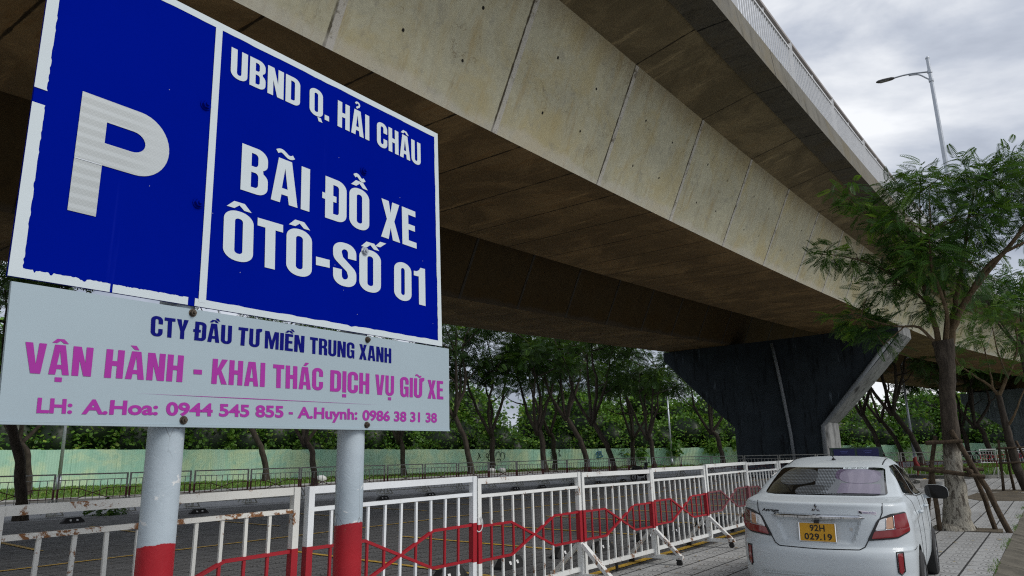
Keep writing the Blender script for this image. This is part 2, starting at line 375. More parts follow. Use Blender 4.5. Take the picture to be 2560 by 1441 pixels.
M['barkdark'] = bark('dark_bark', (0.085, 0.070, 0.055), (0.035, 0.028, 0.022), sc=0.6)
M['wood'] = bark('stake_wood', (0.13, 0.095, 0.062), (0.055, 0.04, 0.028), sc=1.5)
def leaf(name, a, b, c3, trans=0.35):
    t = NT(name); at = t.n('ShaderNodeAttribute'); at.attribute_name = 'rnd'; at.attribute_type = 'GEOMETRY'
    f = at.outputs['Fac']
    col = t.mix(t.ramp(f, 0.0, 0.6), a, b); col = t.mix(t.ramp(f, 0.80, 1.0), col, c3)
    t.t.nodes.remove(t.b); o = [n for n in t.t.nodes if n.type == 'OUTPUT_MATERIAL'][0]
    d = t.n('ShaderNodeBsdfDiffuse'); tr = t.n('ShaderNodeBsdfTranslucent'); gl = t.n('ShaderNodeBsdfGlossy'); gl.inputs['Roughness'].default_value = 0.45
    gl.inputs['Color'].default_value = (0.5, 0.5, 0.5, 1)
    t.l(col, d.inputs[0]); t.l(t.mix(0.5, col, (0.10, 0.16, 0.01), 'MIX'), tr.inputs[0])
    m1 = t.n('ShaderNodeMixShader'); m1.inputs[0].default_value = trans; t.l(d.outputs[0], m1.inputs[1]); t.l(tr.outputs[0], m1.inputs[2])
    m2 = t.n('ShaderNodeMixShader'); m2.inputs[0].default_value = 0.06; t.l(m1.outputs[0], m2.inputs[1]); t.l(gl.outputs[0], m2.inputs[2])
    t.l(m2.outputs[0], o.inputs[0]); return t.m
M['leafnear'] = leaf('feathery_leaf', (0.020, 0.072, 0.012), (0.055, 0.160, 0.018), (0.22, 0.40, 0.03))
M['leafbright'] = leaf('fresh_feathery_leaf', (0.030, 0.085, 0.012), (0.065, 0.16, 0.018), (0.15, 0.26, 0.03))
M['leafdark'] = leaf('dark_leaf', (0.014, 0.040, 0.008), (0.040, 0.105, 0.013), (0.14, 0.26, 0.03), 0.3)
M['leafwood'] = leaf('wood_leaf', (0.06, 0.165, 0.018), (0.15, 0.31, 0.035), (0.34, 0.46, 0.07), 0.3)
M['leafdeep'] = leaf('dark_hull_leaf', (0.010, 0.026, 0.006), (0.016, 0.04, 0.008), (0.03, 0.06, 0.01), 0.2)
M['blade'] = leaf('grass_blade', (0.06, 0.15, 0.018), (0.13, 0.26, 0.03), (0.28, 0.34, 0.07), 0.3)

# ------------------------------------------------------------------ ground, road, lot, pavements
def sheet(name, poly, z, mat, label=None):
    b = MB(); b.add([(x, y, z) for x, y in poly], [tuple(range(len(poly)))])
    o = b.build(name, mat); o.rotation_euler = (0, 0, LOTROT); o['kind'] = 'structure'
    return o
sheet('ground', [(-600, -600), (900, -600), (900, 900), (-600, 900)], -0.16, M['dirt'])
sheet('road', [(-60, 4), (130, 4), (130, -60), (160, -60), (160, 80), (-60, 80)], -0.012, M['asphalt'])
sheet('street', [(-60, -14), (130, -14), (130, 0.32), (-60, 0.32)], -0.15, M['asphalt'])
sheet('parking_lot', [(-45, 4.98), (47.5, 4.98), (47.5, 21.2), (34, 22.6), (-45, 29)], 0.0, M['lot'])
sheet('sidewalk', [(-45, 0.86), (66, 0.86), (66, 4.98), (-45, 4.98)], 0.004, M['walk'])
sheet('verge', [(-20, 47), (0, 44), (18, 38), (37, 42.5), (62, 43), (80, 31), (95, 13), (97, -20), (125, -20), (112, 22), (95, 40), (80, 57), (22.9, 67), (-20, 72)], -0.006, M['grass'])
# pale kerbside pavement along the verge
vk = [(-20, 47), (0, 44), (18, 38), (37, 42.5), (62, 43), (80, 31), (95, 13), (97, -20)]
b = MB(); nrm = []
for i in range(len(vk)):
    a = Vector(vk[max(i - 1, 0)]); c = Vector(vk[min(i + 1, len(vk) - 1)]); d = (c - a).normalized(); nrm.append(Vector((d.y, -d.x)))
for w0, w1, z0, z1, mi in ((0, 2.2, 0.10, 0.10, 0), (2.2, 2.2, 0.10, -0.012, 1), (0, 0, -0.006, 0.10, 1)):
    for i in range(len(vk) - 1):
        p, q = Vector(vk[i]), Vector(vk[i + 1]); n0, n1 = nrm[i], nrm[i + 1]
        P = [p + n0 * w0, q + n1 * w0, q + n1 * w1, p + n0 * w1]
        b.add([(P[0].x, P[0].y, z0), (P[1].x, P[1].y, z0), (P[2].x, P[2].y, z1), (P[3].x, P[3].y, z1)], [(0, 1, 2, 3)], mi)
o = b.build('pavement', [M['pave'], M['kerb']]); o.rotation_euler = (0, 0, LOTROT); o['kind'] = 'structure'
# kerb slab sloping from the sidewalk to the street, in separate worn slabs
b = MB(); x = -20.0
while x < 66:
    L = 0.988; g = 0.012; j = random.uniform(-0.005, 0.005)
    b.add([(x, 0.855, 0.006 + j), (x + L, 0.855, 0.006 + j), (x + L, 0.34, -0.115 + j), (x, 0.34, -0.115 + j), (x, 0.855, -0.2), (x + L, 0.855, -0.2), (x + L, 0.34, -0.2), (x, 0.34, -0.2)],
          [(0, 3, 2, 1), (3, 7, 6, 2), (0, 4, 7, 3), (1, 2, 6, 5)]); x += L + g
o = b.build('kerb', M['gutter']); o.rotation_euler = (0, 0, LOTROT); o['kind'] = 'structure'
# raised grass island past the end of the sidewalk
ia = []
for k in range(40):
    a = 2 * math.pi * k / 40
    ia.append((55 + 12.5 * math.cos(a) * (1 + 0.10 * math.sin(a)), 3.6 + 4.6 * math.sin(a)))
b = MB(); b.add([(x, y, 0.14) for x, y in ia], [tuple(range(40))])
o = b.build('grass_island', M['grass']); o.rotation_euler = (0, 0, LOTROT); o['kind'] = 'structure'
b = MB()
for k in range(40):
    p, q = ia[k], ia[(k + 1) % 40]; c = Vector((55, 3.6))
    def sc(t, f): v = Vector(t) - c; return c + v * f
    p1, q1 = sc(p, 1.025), sc(q, 1.025)
    b.add([(p[0], p[1], 0.16), (q[0], q[1], 0.16), (q1.x, q1.y, 0.16), (p1.x, p1.y, 0.16), (p1.x, p1.y, 0), (q1.x, q1.y, 0)], [(0, 1, 2, 3), (3, 2, 5, 4)])
o = b.build('kerb', M['kerb']); o.rotation_euler = (0, 0, LOTROT); o['kind'] = 'structure'
# bare soil strip in the sidewalk and two tree pits
sheet('soil_strip', [(25.4, 0.95), (29.6, 0.95), (30.4, 1.5), (29.2, 2.4), (26.6, 2.55), (25.2, 2.0)], 0.010, M['dirt'])
sheet('tree_pit', [(16.05, 1.0), (16.85, 1.05), (16.9, 1.75), (16.1, 1.7)], 0.010, M['dirt'])
sheet('tree_pit', [(30.2, 0.92), (31.9, 0.92), (31.9, 2.1), (30.2, 2.1)], 0.010, M['dirt'])
# painted bay lines
b = MB()
def line(x0, y0, x1, y1, w=0.11, z=0.012):
    a = Vector((x0, y0, z)); c = Vector((x1, y1, z)); d = (c - a).normalized(); n = Vector((-d.y, d.x, 0)) * w / 2
    b.add([a - n, c - n, c + n, a + n], [(0, 1, 2, 3)])
line(-30, 4.62, 45, 5.62, 0.13)
for k in range(-6, 15): line(7.7 + 2.62 * k + 0.12, 6.2, 7.7 + 2.62 * k + 0.55, 11.0, 0.10)
for k in range(-6, 15): line(7.0 + 2.62 * k - 1.0, 15.6, 7.0 + 2.62 * k - 0.6, 20.6, 0.10)
line(-28, 13.1, 44, 13.35, 0.10)
o = b.build('painted_lines', M['yellow']); o.rotation_euler = (0, 0, LOTROT); o['kind'] = 'structure'
# scattered grass blades: island and verge
def blades(name, pts, hmin, hmax, w, z0, mat):
    n = len(pts); V = np.zeros((n, 4, 3)); a = rng.uniform(0, 2 * np.pi, n); h = rng.uniform(hmin, hmax, n); l = rng.uniform(-0.6, 0.6, (n, 2)) * h[:, None]
    dx = np.stack([np.cos(a), np.sin(a)], 1) * w / 2
    V[:, 0, :2] = pts - dx; V[:, 1, :2] = pts + dx; V[:, 2, :2] = pts + dx * 0.3 + l; V[:, 3, :2] = pts - dx * 0.3 + l
    V[:, 0, 2] = V[:, 1, 2] = z0; V[:, 2, 2] = V[:, 3, 2] = z0 + h
    o = np_mesh(name, V.reshape(-1, 3), np.arange(4 * n).reshape(n, 4), mat, rnd=rng.uniform(0, 1, n))
    o.rotation_euler = (0, 0, LOTROT); return o
th = rng.uniform(0, 2 * np.pi, 26000); rr = np.sqrt(rng.uniform(0, 1, 26000)) * 0.98
o = blades('grass', np.stack([55 + 12.5 * rr * np.cos(th) * (1 + 0.1 * np.sin(th)), 3.6 + 4.6 * rr * np.sin(th)], 1), 0.05, 0.20, 0.05, 0.13, M['blade'])
tag(o, 'low green grass covering the kerbed island beyond the trees', 'grass', kind='stuff')
P = []
while len(P) < 30000:
    q = rng.uniform((-10, 30), (112, 70)); i = np.searchsorted([v[0] for v in vk], q[0])
    if i <= 0 or i >= len(vk) - 1: continue
    a, c = vk[i - 1], vk[i]; t = (q[0] - a[0]) / (c[0] - a[0] + 1e-6); ye = a[1] + (c[1] - a[1]) * t
    fy = 67 - 0.21 * (q[0] - 23) if q[0] < 79 else 54.4 - 1.32 * (q[0] - 79)
    if ye + 0.1 < q[1] < fy - 0.1: P.append(q)
o = blades('grass', np.array(P), 0.04, 0.15, 0.10, -0.02, M['blade'])
tag(o, 'rough strip of grass along the foot of the green fence', 'grass', kind='stuff')
# weeds at the kerb seam
pts = np.stack([rng.uniform(8, 24, 900), 0.86 + np.abs(rng.normal(0, 0.05, 900)) - 0.02], 1)
pts = pts[(np.sin(pts[:, 0] * 2.3) + rng.uniform(-0.8, 0.8, len(pts))) > 0.1]
o = blades('kerb_weeds', pts, 0.015, 0.05, 0.010, 0.0, M['blade'])
tag(o, 'thin green weeds sprouting along the seam between sidewalk and kerb', 'weeds', kind='stuff')

# ------------------------------------------------------------------ viaduct
dS = 0.25; SV = np.arange(-45, 135, dS); I0 = int(round(45 / dS))
kap = np.where(SV < 46, 0.0012048, 0.0012048 + (0.014 - 0.0012048) * np.clip((SV - 46) / 6, 0, 1))
kap = np.where(SV > 105, 0.004, kap)
TH = np.cumsum(kap) * dS; TH = TH - TH[I0] + R(35.81)
CX = np.cumsum(np.sin(TH)) * dS; CY = np.cumsum(np.cos(TH)) * dS; CX -= CX[I0]; CY -= CY[I0]
ZG = 0.03243 * SV + 0.0001682 * SV ** 2
z46 = float(np.interp(46, SV, ZG))
ZG = np.where(SV > 46, z46 + 0.9 * (1 - np.exp(-(SV - 46) / 18.0)) * 0.6 - 0.0013 * np.clip(SV - 50, 0, None) ** 2 * np.where(SV < 95, 1, 1), ZG)
ZG = np.where(SV > 84, np.interp(84, SV, ZG) - 0.05 * (SV - 84), ZG)
ZG = np.where(SV < -8, np.interp(-8, SV, ZG) + 0.02 * (SV + 8), ZG)
def bp(s, u, z):
    th = float(np.interp(s, SV, TH)); x = float(np.interp(s, SV, CX)); y = float(np.interp(s, SV, CY))
    return Vector((x + u * math.cos(th), y - u * math.sin(th), CAMH + z + float(np.interp(s, SV, ZG))))
def btan(s):
    th = float(np.interp(s, SV, TH)); return Vector((math.sin(th), math.cos(th), 0)), Vector((math.cos(th), -math.sin(th), 0))
bridge = empty('viaduct', bp(0, -13.8, -6.0 + 4.47), 0, 'long curved concrete road viaduct on twin box girders with a steel railing', 'viaduct')
binv = Matrix.Translation(-bridge.location)
ST = list(np.arange(-44, 120.1, 1.0))
def sweep(name, prof, mats, closed=True, stations=ST, mis=None):
    """prof: list of (u, z) ; one face strip per profile edge, UV = (s, run along the edge)."""
    b = MB(); n = len(prof); E_ = n if closed else n - 1
    for k in range(E_):
        p, q = prof[k], prof[(k + 1) % n]; L = math.hypot(q[0] - p[0], q[1] - p[1])
        vs = []; uv = []; fs = []
        sub = max(1, int(L / 3.0))
        for i, s in enumerate(stations):
            for j in range(sub + 1):
                t = j / sub
                vs.append(bp(s, p[0] + (q[0] - p[0]) * t, p[1] + (q[1] - p[1]) * t) - bridge.location); uv.append((s, L * t))
        w = sub + 1
        for i in range(len(stations) - 1):
            for j in range(sub):
                fs.append((i * w + j, i * w + j + 1, (i + 1) * w + j + 1, (i + 1) * w + j))
        b.add(vs, fs, mis[k] if mis else 0, uv)
    return b.build(name, mats, bridge)
# near girder: right web (bright, open to the sky), soffit, left web
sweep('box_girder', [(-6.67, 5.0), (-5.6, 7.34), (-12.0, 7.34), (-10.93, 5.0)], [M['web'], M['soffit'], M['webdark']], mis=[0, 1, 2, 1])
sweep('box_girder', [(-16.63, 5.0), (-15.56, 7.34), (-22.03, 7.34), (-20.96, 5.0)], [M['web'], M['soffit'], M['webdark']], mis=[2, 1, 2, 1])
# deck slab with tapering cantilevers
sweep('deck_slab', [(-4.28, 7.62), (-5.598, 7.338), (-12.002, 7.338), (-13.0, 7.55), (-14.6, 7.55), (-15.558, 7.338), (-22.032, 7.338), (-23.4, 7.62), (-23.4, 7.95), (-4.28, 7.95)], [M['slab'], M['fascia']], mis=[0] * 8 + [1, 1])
sweep('edge_beam', [(-3.65, 7.555), (-4.275, 7.555), (-4.275, 8.0), (-4.06, 8.24), (-3.72, 8.27)], [M['edge'], M['fascia']], mis=[0, 1, 1, 1, 1])
sweep('edge_beam', [(-23.405, 7.555), (-24.0, 7.555), (-23.93, 8.27), (-23.62, 8.24), (-23.405, 8.0)], [M['edge'], M['fascia']], mis=[0, 1, 1, 1, 1])
# railing: posts and panels
PS = 4.2; s0 = -38.0
def rail_side(u, smin, smax):
    s = smin; k = 0
    while s < smax:
        b = MB(); o_ = -bridge.location
        a, c = s + 0.06, s + PS - 0.06; n = 24
        for zt, w, h, mi in ((9.57, 0.12, 0.07, 1), (9.40, 0.06, 0.05, 0), (8.36, 0.05, 0.05, 0)):
            pr = None
            for j in range(5):
                q = bp(a + (c - a) * j / 4, u, zt) + o_
                if pr: b.bar(pr, q, w, h, mi)
                pr = q
        for j in range(1, n):
            t = a + (c - a) * j / n
            b.bar(bp(t, u, 8.38) + o_, bp(t, u, 9.39) + o_, 0.028, 0.028, 0, (1, 0, 0))
        q = bp((a + c) / 2, u, 9.40) + o_; b.bar(q, q + Vector((0, 0, 0.16)), 0.05, 0.05, 0, (1, 0, 0))
        b.build('railing_panel', [M['rail'], M['railtop']], bridge)
        b = MB(); t, lat = btan(s)
        b.bar(bp(s, u, 8.24) + o_, bp(s, u, 9.62) + o_, 0.10, 0.10, 0, (1, 0, 0))
        q = bp(s, u, 8.25) + o_; b.box(q - Vector((0.1, 0.1, 0.0)), q + Vector((0.1, 0.1, 0.03)))
        b.build('railing_post', M['rail'], bridge); s += PS
rail_side(-3.86, 0.6, 96)

def pier(s, uc, zt_tip, zt_cap, hw=7.45, cw=2.85, zc=3.1, dep=1.25, label='', base_h=1.75, mat='pier'):
    t, lat = btan(s); c = bp(s, uc, 0); c.z = 0
    root = empty('bridge_pier', c, math.atan2(lat.y, lat.x), label, 'bridge pier')
    # local x = lateral right, y = along the bridge
    prof = [(-cw, -0.3)] + [(-cw, zc - 0.5)]
    ptsL = []
    for k in range(9):     # gently curved flare
        f = k / 8; x = -cw - (hw - cw) * f; z = zc + (zt_tip - zc) * (f ** 1.06)
        ptsL.append((x, z))
    prof += ptsL + [(-hw, zt_cap)]
    top = [(hw, zt_cap)] + [(-x, z) for x, z in reversed(ptsL)] + [(cw, zc - 0.5), (cw, -0.3)]
    full = prof + top; n = len(full); b = MB(); ch = 0.22
    y0, y1 = -dep, dep
    def sh(p, d):   # inset for the chamfer
        return (p[0] - math.copysign(d, p[0]) * 0.9, p[1])
    inner = [sh(p, ch) for p in full]
    fr = [(x, y0, z) for x, z in inner]; b.add(fr, [tuple(range(n))], 0)
    bk = [(x, y1, z) for x, z in inner]; b.add(bk, [tuple(range(n - 1, -1, -1))], 0)
    for k in range(n - 1):
        p, q = full[k], full[k + 1]; pi_, qi = inner[k], inner[k + 1]
        mi = 1 if k >= len(prof) else 0  # right faces take a lighter grey: light from the open sky put into colour
        b.add([(p[0], y0 + ch, p[1]), (q[0], y0 + ch, q[1]), (q[0], y1 - ch, q[1]), (p[0], y1 - ch, p[1])], [(0, 3, 2, 1)], mi)
        b.add([(pi_[0], y0, pi_[1]), (qi[0], y0, qi[1]), (q[0], y0 + ch, q[1]), (p[0], y0 + ch, p[1])], [(0, 3, 2, 1)], mi)
        b.add([(p[0], y1 - ch, p[1]), (q[0], y1 - ch, q[1]), (qi[0], y1, qi[1]), (pi_[0], y1, pi_[1])], [(0, 3, 2, 1)], mi)
    b.build('hammerhead', [M[mat], M['pierside']], root)
    b = MB(); b.box((-cw - 0.004, y0 - 0.006, -0.28), (cw + 0.004, y1 + 0.006, base_h)); b.build('painted_base', M['pierlow'], root)
    return root
p1 = pier(45.6, -14.0, 7.75, 8.28, label='dark grey hammerhead pier carrying the viaduct behind the white car', base_h=0.7)
b = MB(); b.tube([(0.15, -1.36, 8.1), (0.35, -1.36, 6.5), (0.55, -1.36, 4.5), (0.72, -1.36, 2.5), (0.8, -1.36, 0.0)], 0.10, 10); b.build('drain_pipe', M['pipe'], p1, True)
b = MB(); b.tube([(6.9, -1.42, 7.6), (4.6, -1.42, 5.05), (2.85, -1.42, 3.12), (2.62, -1.42, 2.9), (2.58, -1.42, 0.0)], 0.12, 10); b.build('drain_pipe', M['pipe'], p1, True)
b = MB()
for x in (-4.2, 3.9): b.box((x - 0.5, -0.9, 8.27), (x + 0.5, 0.9, 8.42))
b.build('bearing_pad', M['pierside'], p1)
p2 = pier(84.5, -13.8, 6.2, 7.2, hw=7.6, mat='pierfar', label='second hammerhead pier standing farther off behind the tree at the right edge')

# ------------------------------------------------------------------ condensed sign lettering
def arc(cx, cy, rx, ry, a0, a1, n=8):
    return [(cx + rx * math.cos(R(a0 + (a1 - a0) * k / n)), cy + ry * math.sin(R(a0 + (a1 - a0) * k / n))) for k in range(n + 1)]
def rr(x0, y0, x1, y1, rx, ry):
    return arc(x1 - rx, y1 - ry, rx, ry, 0, 90) + arc(x0 + rx, y1 - ry, rx, ry, 90, 180) + arc(x0 + rx, y0 + ry, rx, ry, 180, 270) + arc(x1 - rx, y0 + ry, rx, ry, 270, 360)
def stroke(pts, w, wy=None):
    """outline of a thick open path"""
    wy = wy or w; Lf, Rt = [], []
    for i, p in enumerate(pts):
        a = pts[max(i - 1, 0)]; c = pts[min(i + 1, len(pts) - 1)]; dx, dy = c[0] - a[0], c[1] - a[1]; l = math.hypot(dx, dy) or 1
        nx, ny = -dy / l, dx / l; Lf.append((p[0] + nx * w / 2, p[1] + ny * wy / 2)); Rt.append((p[0] - nx * w / 2, p[1] - ny * wy / 2))
    return Lf + Rt[::-1]
S_, T_ = 0.205, 0.15
def glyph(ch):
    """returns (advance width, [(outer, [holes])...]) with cap height 1"""
    s, t = S_, T_; w = 0.56
    P = lambda *a: (list(a), [])
    if ch in 'O0':
        w = 0.56 if ch == 'O' else 0.52
        return w, [(rr(0, -0.012, w, 1.012, 0.26, 0.21), [rr(s, t - 0.01, w - s, 1.01 - t, (w - 2 * s) * 0.45, 0.06)])]
    if ch == 'Q':
        return w, [(rr(0, -0.012, w, 1.012, 0.26, 0.21), [rr(s, t - 0.01, w - s, 1.01 - t, (w - 2 * s) * 0.45, 0.06)]), ([(0.33, -0.03), (0.47, -0.02), (0.54, -0.17), (0.38, -0.17)], [])]
    if ch in 'UƯ':
        w = 0.56; o = [(0, 1)] + arc(0.26, 0.2, 0.26, 0.212, 180, 270) + arc(w - 0.26, 0.2, 0.26, 0.212, 270, 360)
        if ch == 'Ư': o += [(w, 0.84), (w + 0.05, 0.85), (w + 0.13, 0.92), (w + 0.13, 1.05), (w - 0.02, 1.05)]
        else: o += [(w, 1)]
        i = [(w - s, 1)] + arc(w - s - 0.07, t + 0.06, 0.07, 0.075, 0, -90) + arc(s + 0.07, t + 0.06, 0.07, 0.075, -90, -180) + [(s, 1)]
        return w + (0.05 if ch == 'Ư' else 0), [(o + i, [])]
    if ch == 'C':
        o = [(w, 0.62)] + arc(w - 0.26, 0.8, 0.26, 0.212, 0, 90) + arc(0.26, 0.8, 0.26, 0.212, 90, 180) + arc(0.26, 0.2, 0.26, 0.212, 180, 270) + arc(w - 0.26, 0.2, 0.26, 0.212, 270, 360) + [(w, 0.38)]
        i = [(w - s, 0.38)] + arc(w - s - 0.07, t + 0.06, 0.07, 0.075, 0, -90) + arc(s + 0.07, t + 0.06, 0.07, 0.075, -90, -180) + arc(s + 0.07, 0.94 - t, 0.07, 0.075, 180, 90) + arc(w - s - 0.07, 0.94 - t, 0.07, 0.075, 90, 0) + [(w - s, 0.62)]
        return w, [(o + i, [])]
    if ch == 'G':
        o = [(w, 0.64)] + arc(w - 0.26, 0.8, 0.26, 0.212, 0, 90) + arc(0.26, 0.8, 0.26, 0.212, 90, 180) + arc(0.26, 0.2, 0.24, 0.212, 180, 270) + [(w - 0.2, 0.0), (w - 0.13, 0.09), (w - 0.11, 0), (w, 0), (w, 0.53), (w * 0.5, 0.53), (w * 0.5, 0.41), (w - s, 0.41)]
        i = arc(w - s - 0.07, t + 0.06, 0.07, 0.075, 0, -90) + arc(s + 0.07, t + 0.06, 0.07, 0.075, -90, -180) + arc(s + 0.07, 0.94 - t, 0.07, 0.075, 180, 90) + arc(w - s - 0.07, 0.94 - t, 0.07, 0.075, 90, 0) + [(w - s, 0.64)]
        return w, [(o + i, [])]
    if ch == 'S':
        h = s / 2; x0, x1 = h, w - h
        o = [(w, 0.66)] + arc(w - 0.25, 0.8, 0.25, 0.212, 0, 90) + arc(0.25, 0.8, 0.25, 0.212, 90, 180) + arc(0.25, 0.70, 0.25, 0.22, 180, 225, 4) + [(w - s - 0.03, 0.345)] + arc(w - s - 0.08, 0.24, 0.08, 0.09, 20, -90) + arc(s + 0.06, 0.24, 0.06, 0.09, -90, -180) + [(s, 0.37), (0, 0.37)]
        i = arc(0.25, 0.2, 0.25, 0.212, 180, 270) + arc(w - 0.25, 0.2, 0.25, 0.212, 270, 360) + arc(w - 0.25, 0.30, 0.25, 0.22, 0, 45, 4) + [(s + 0.03, 0.665)] + arc(s + 0.08, 0.78, 0.08, 0.08, 200, 90) + arc(w - s - 0.06, 0.78, 0.06, 0.08, 90, 0) + [(w - s, 0.66)]
        return w, [(o + i, [])]
    if ch in 'DĐ':
        L = [(0, 0)] + ([(0, 0.44), (-0.075, 0.44), (-0.075, 0.585), (0, 0.585)] if ch == 'Đ' else []) + [(0, 1)]
        o = L + arc(w - 0.24, 0.8, 0.24, 0.2, 90, 0) + arc(w - 0.24, 0.2, 0.24, 0.2, 0, -90)
        hl = [(s, 1 - t)] + ([(s, 0.585), (s + 0.085, 0.585), (s + 0.085, 0.44), (s, 0.44)] if ch == 'Đ' else []) + [(s, t)]
        h = hl + arc(w - s - 0.07, t + 0.06, 0.07, 0.06, -90, 0) + arc(w - s - 0.07, 0.94 - t, 0.07, 0.06, 0, 90)
        return w, [(o, [h])]
    if ch == 'B':
        o = [(0, 0), (0, 1)] + arc(w - 0.24, 0.80, 0.23, 0.2, 90, 0) + arc(w - 0.22, 0.70, 0.21, 0.17, 0, -58, 5) + arc(w - 0.21, 0.34, 0.21, 0.17, 58, 0, 5) + arc(w - 0.23, 0.2, 0.23, 0.2, 0, -90)
        h1 = [(s, 0.585), (s, 1 - 0.13)] + arc(w - s - 0.08, 0.79, 0.07, 0.08, 90, 0) + arc(w - s - 0.08, 0.665, 0.07, 0.08, 0, -90)
        h2 = [(s, 0.13), (s, 0.455)] + arc(w - s - 0.07, 0.375, 0.07, 0.08, 90, 0) + arc(w - s - 0.07, 0.21, 0.07, 0.08, 0, -90)
        return w, [(o, [h1, h2])]
    if ch == 'R':
        o = [(0, 0), (0, 1)] + arc(w - 0.24, 0.80, 0.23, 0.2, 90, 0) + arc(w - 0.2, 0.66, 0.19, 0.18, 0, -52, 5) + arc(w - 0.17, 0.34, 0.17, 0.15, 60, 0, 5) + [(w, 0.06), (w + 0.015, 0), (w - s + 0.01, 0), (w - s - 0.01, 0.06), (w - s - 0.01, 0.32)] + arc(w - s - 0.08, 0.35, 0.07, 0.08, 0, 90, 4) + [(s, 0.43), (s, 0)]
        h = [(s, 0.57), (s, 0.87)] + arc(w - s - 0.08, 0.79, 0.07, 0.08, 90, 0) + arc(w - s - 0.08, 0.65, 0.07, 0.08, 0, -90)
        return w, [(o, [h])]
    if ch == 'A':
        w = 0.60; c = w / 2; a = 0.15
        return w, [([(0, 0), (c - a, 1), (c + a, 1), (w, 0), (w - s * 0.97, 0), (w - s * 0.97 - 0.03, 0.19), (s * 0.97 + 0.03, 0.19), (s * 0.97, 0)], [[(s + 0.03, 0.335), (c, 0.80), (w - s - 0.03, 0.335)]])]
    if ch == 'V':
        w = 0.58; c = w / 2
        return w, [P((0, 1), (s, 1), (c + 0.005, 0.30), (w - s, 1), (w, 1), (c + 0.14, 0), (c - 0.14, 0))]
    if ch == 'X':
        w = 0.58; c = w / 2
        return w, [P((0, 0), (c - 0.115, 0.51), (0.01, 1), (s + 0.03, 1), (c, 0.70), (w - s - 0.03, 1), (w - 0.01, 1), (c + 0.115, 0.51), (w, 0), (w - s - 0.02, 0), (c, 0.31), (s + 0.02, 0))]
    if ch == 'Y':
        w = 0.58; c = w / 2; h = s / 2
        return w, [P((0, 1), (s + 0.02, 1), (c, 0.62), (w - s - 0.02, 1), (w, 1), (c + h, 0.40), (c + h, 0), (c - h, 0), (c - h, 0.40))]
    if ch == 'K':
        w = 0.60
        return w, [P((0, 0), (0, 1), (s, 1), (s, 0.60), (w - s - 0.03, 1), (w, 1), (w - 0.24, 0.56), (w + 0.01, 0), (w - s - 0.01, 0), (s + 0.055, 0.40), (s, 0.32), (s, 0))]
    if ch == 'N':
        w = 0.59
        return w, [P((0, 0), (0, 1), (s + 0.03, 1), (w - s, 0.45), (w - s, 1), (w, 1), (w, 0), (w - s - 0.03, 0), (s, 0.55), (s, 0))]
    if ch == 'M':
        w = 0.76; c = w / 2; s2 = 0.175
        return w, [P((0, 0), (0, 1), (s2 + 0.06, 1), (c, 0.46), (w - s2 - 0.06, 1), (w, 1), (w, 0), (w - s2, 0), (w - s2, 0.66), (c + 0.07, 0), (c - 0.07, 0), (s2, 0.66), (s2, 0))]
    if ch == 'T':
        w = 0.52; c = w / 2; h = s / 2
        return w, [P((0, 1), (w, 1), (w, 0.835), (c + h, 0.835), (c + h, 0), (c - h, 0), (c - h, 0.835), (0, 0.835))]
    if ch == 'E':
        w = 0.46
        return w, [P((0, 0), (0, 1), (w - 0.01, 1), (w - 0.01, 0.845), (s, 0.845), (s, 0.595), (w - 0.04, 0.595), (w - 0.04, 0.445), (s, 0.445), (s, 0.155), (w, 0.155), (w, 0))]
    if ch == 'H':
        return w, [P((0, 0), (0, 1), (s, 1), (s, 0.60), (w - s, 0.60), (w - s, 1), (w, 1), (w, 0), (w - s, 0), (w - s, 0.43), (s, 0.43), (s, 0))]
    if ch == 'I': return s, [P((0, 0), (0, 1), (s, 1), (s, 0))]
    if ch == '1':
        w = 0.36
        return w, [P((w - s, 0), (w, 0), (w, 1), (w - 0.15, 1), (w - 0.19, 0.93), (w - 0.26, 0.88), (0, 0.87), (0, 0.75), (w - s, 0.75))]
    if ch == '.': return 0.19, [P((0, 0), (0, 0.19), (0.19, 0.19), (0.19, 0))]
    raise KeyError(ch)
MARK = {'\u0302': 'circ', '\u0303': 'tilde', '\u0309': 'hook', '\u0301': 'acute', '\u0300': 'grave', '\u0323': 'dot', '\u031b': 'horn'}
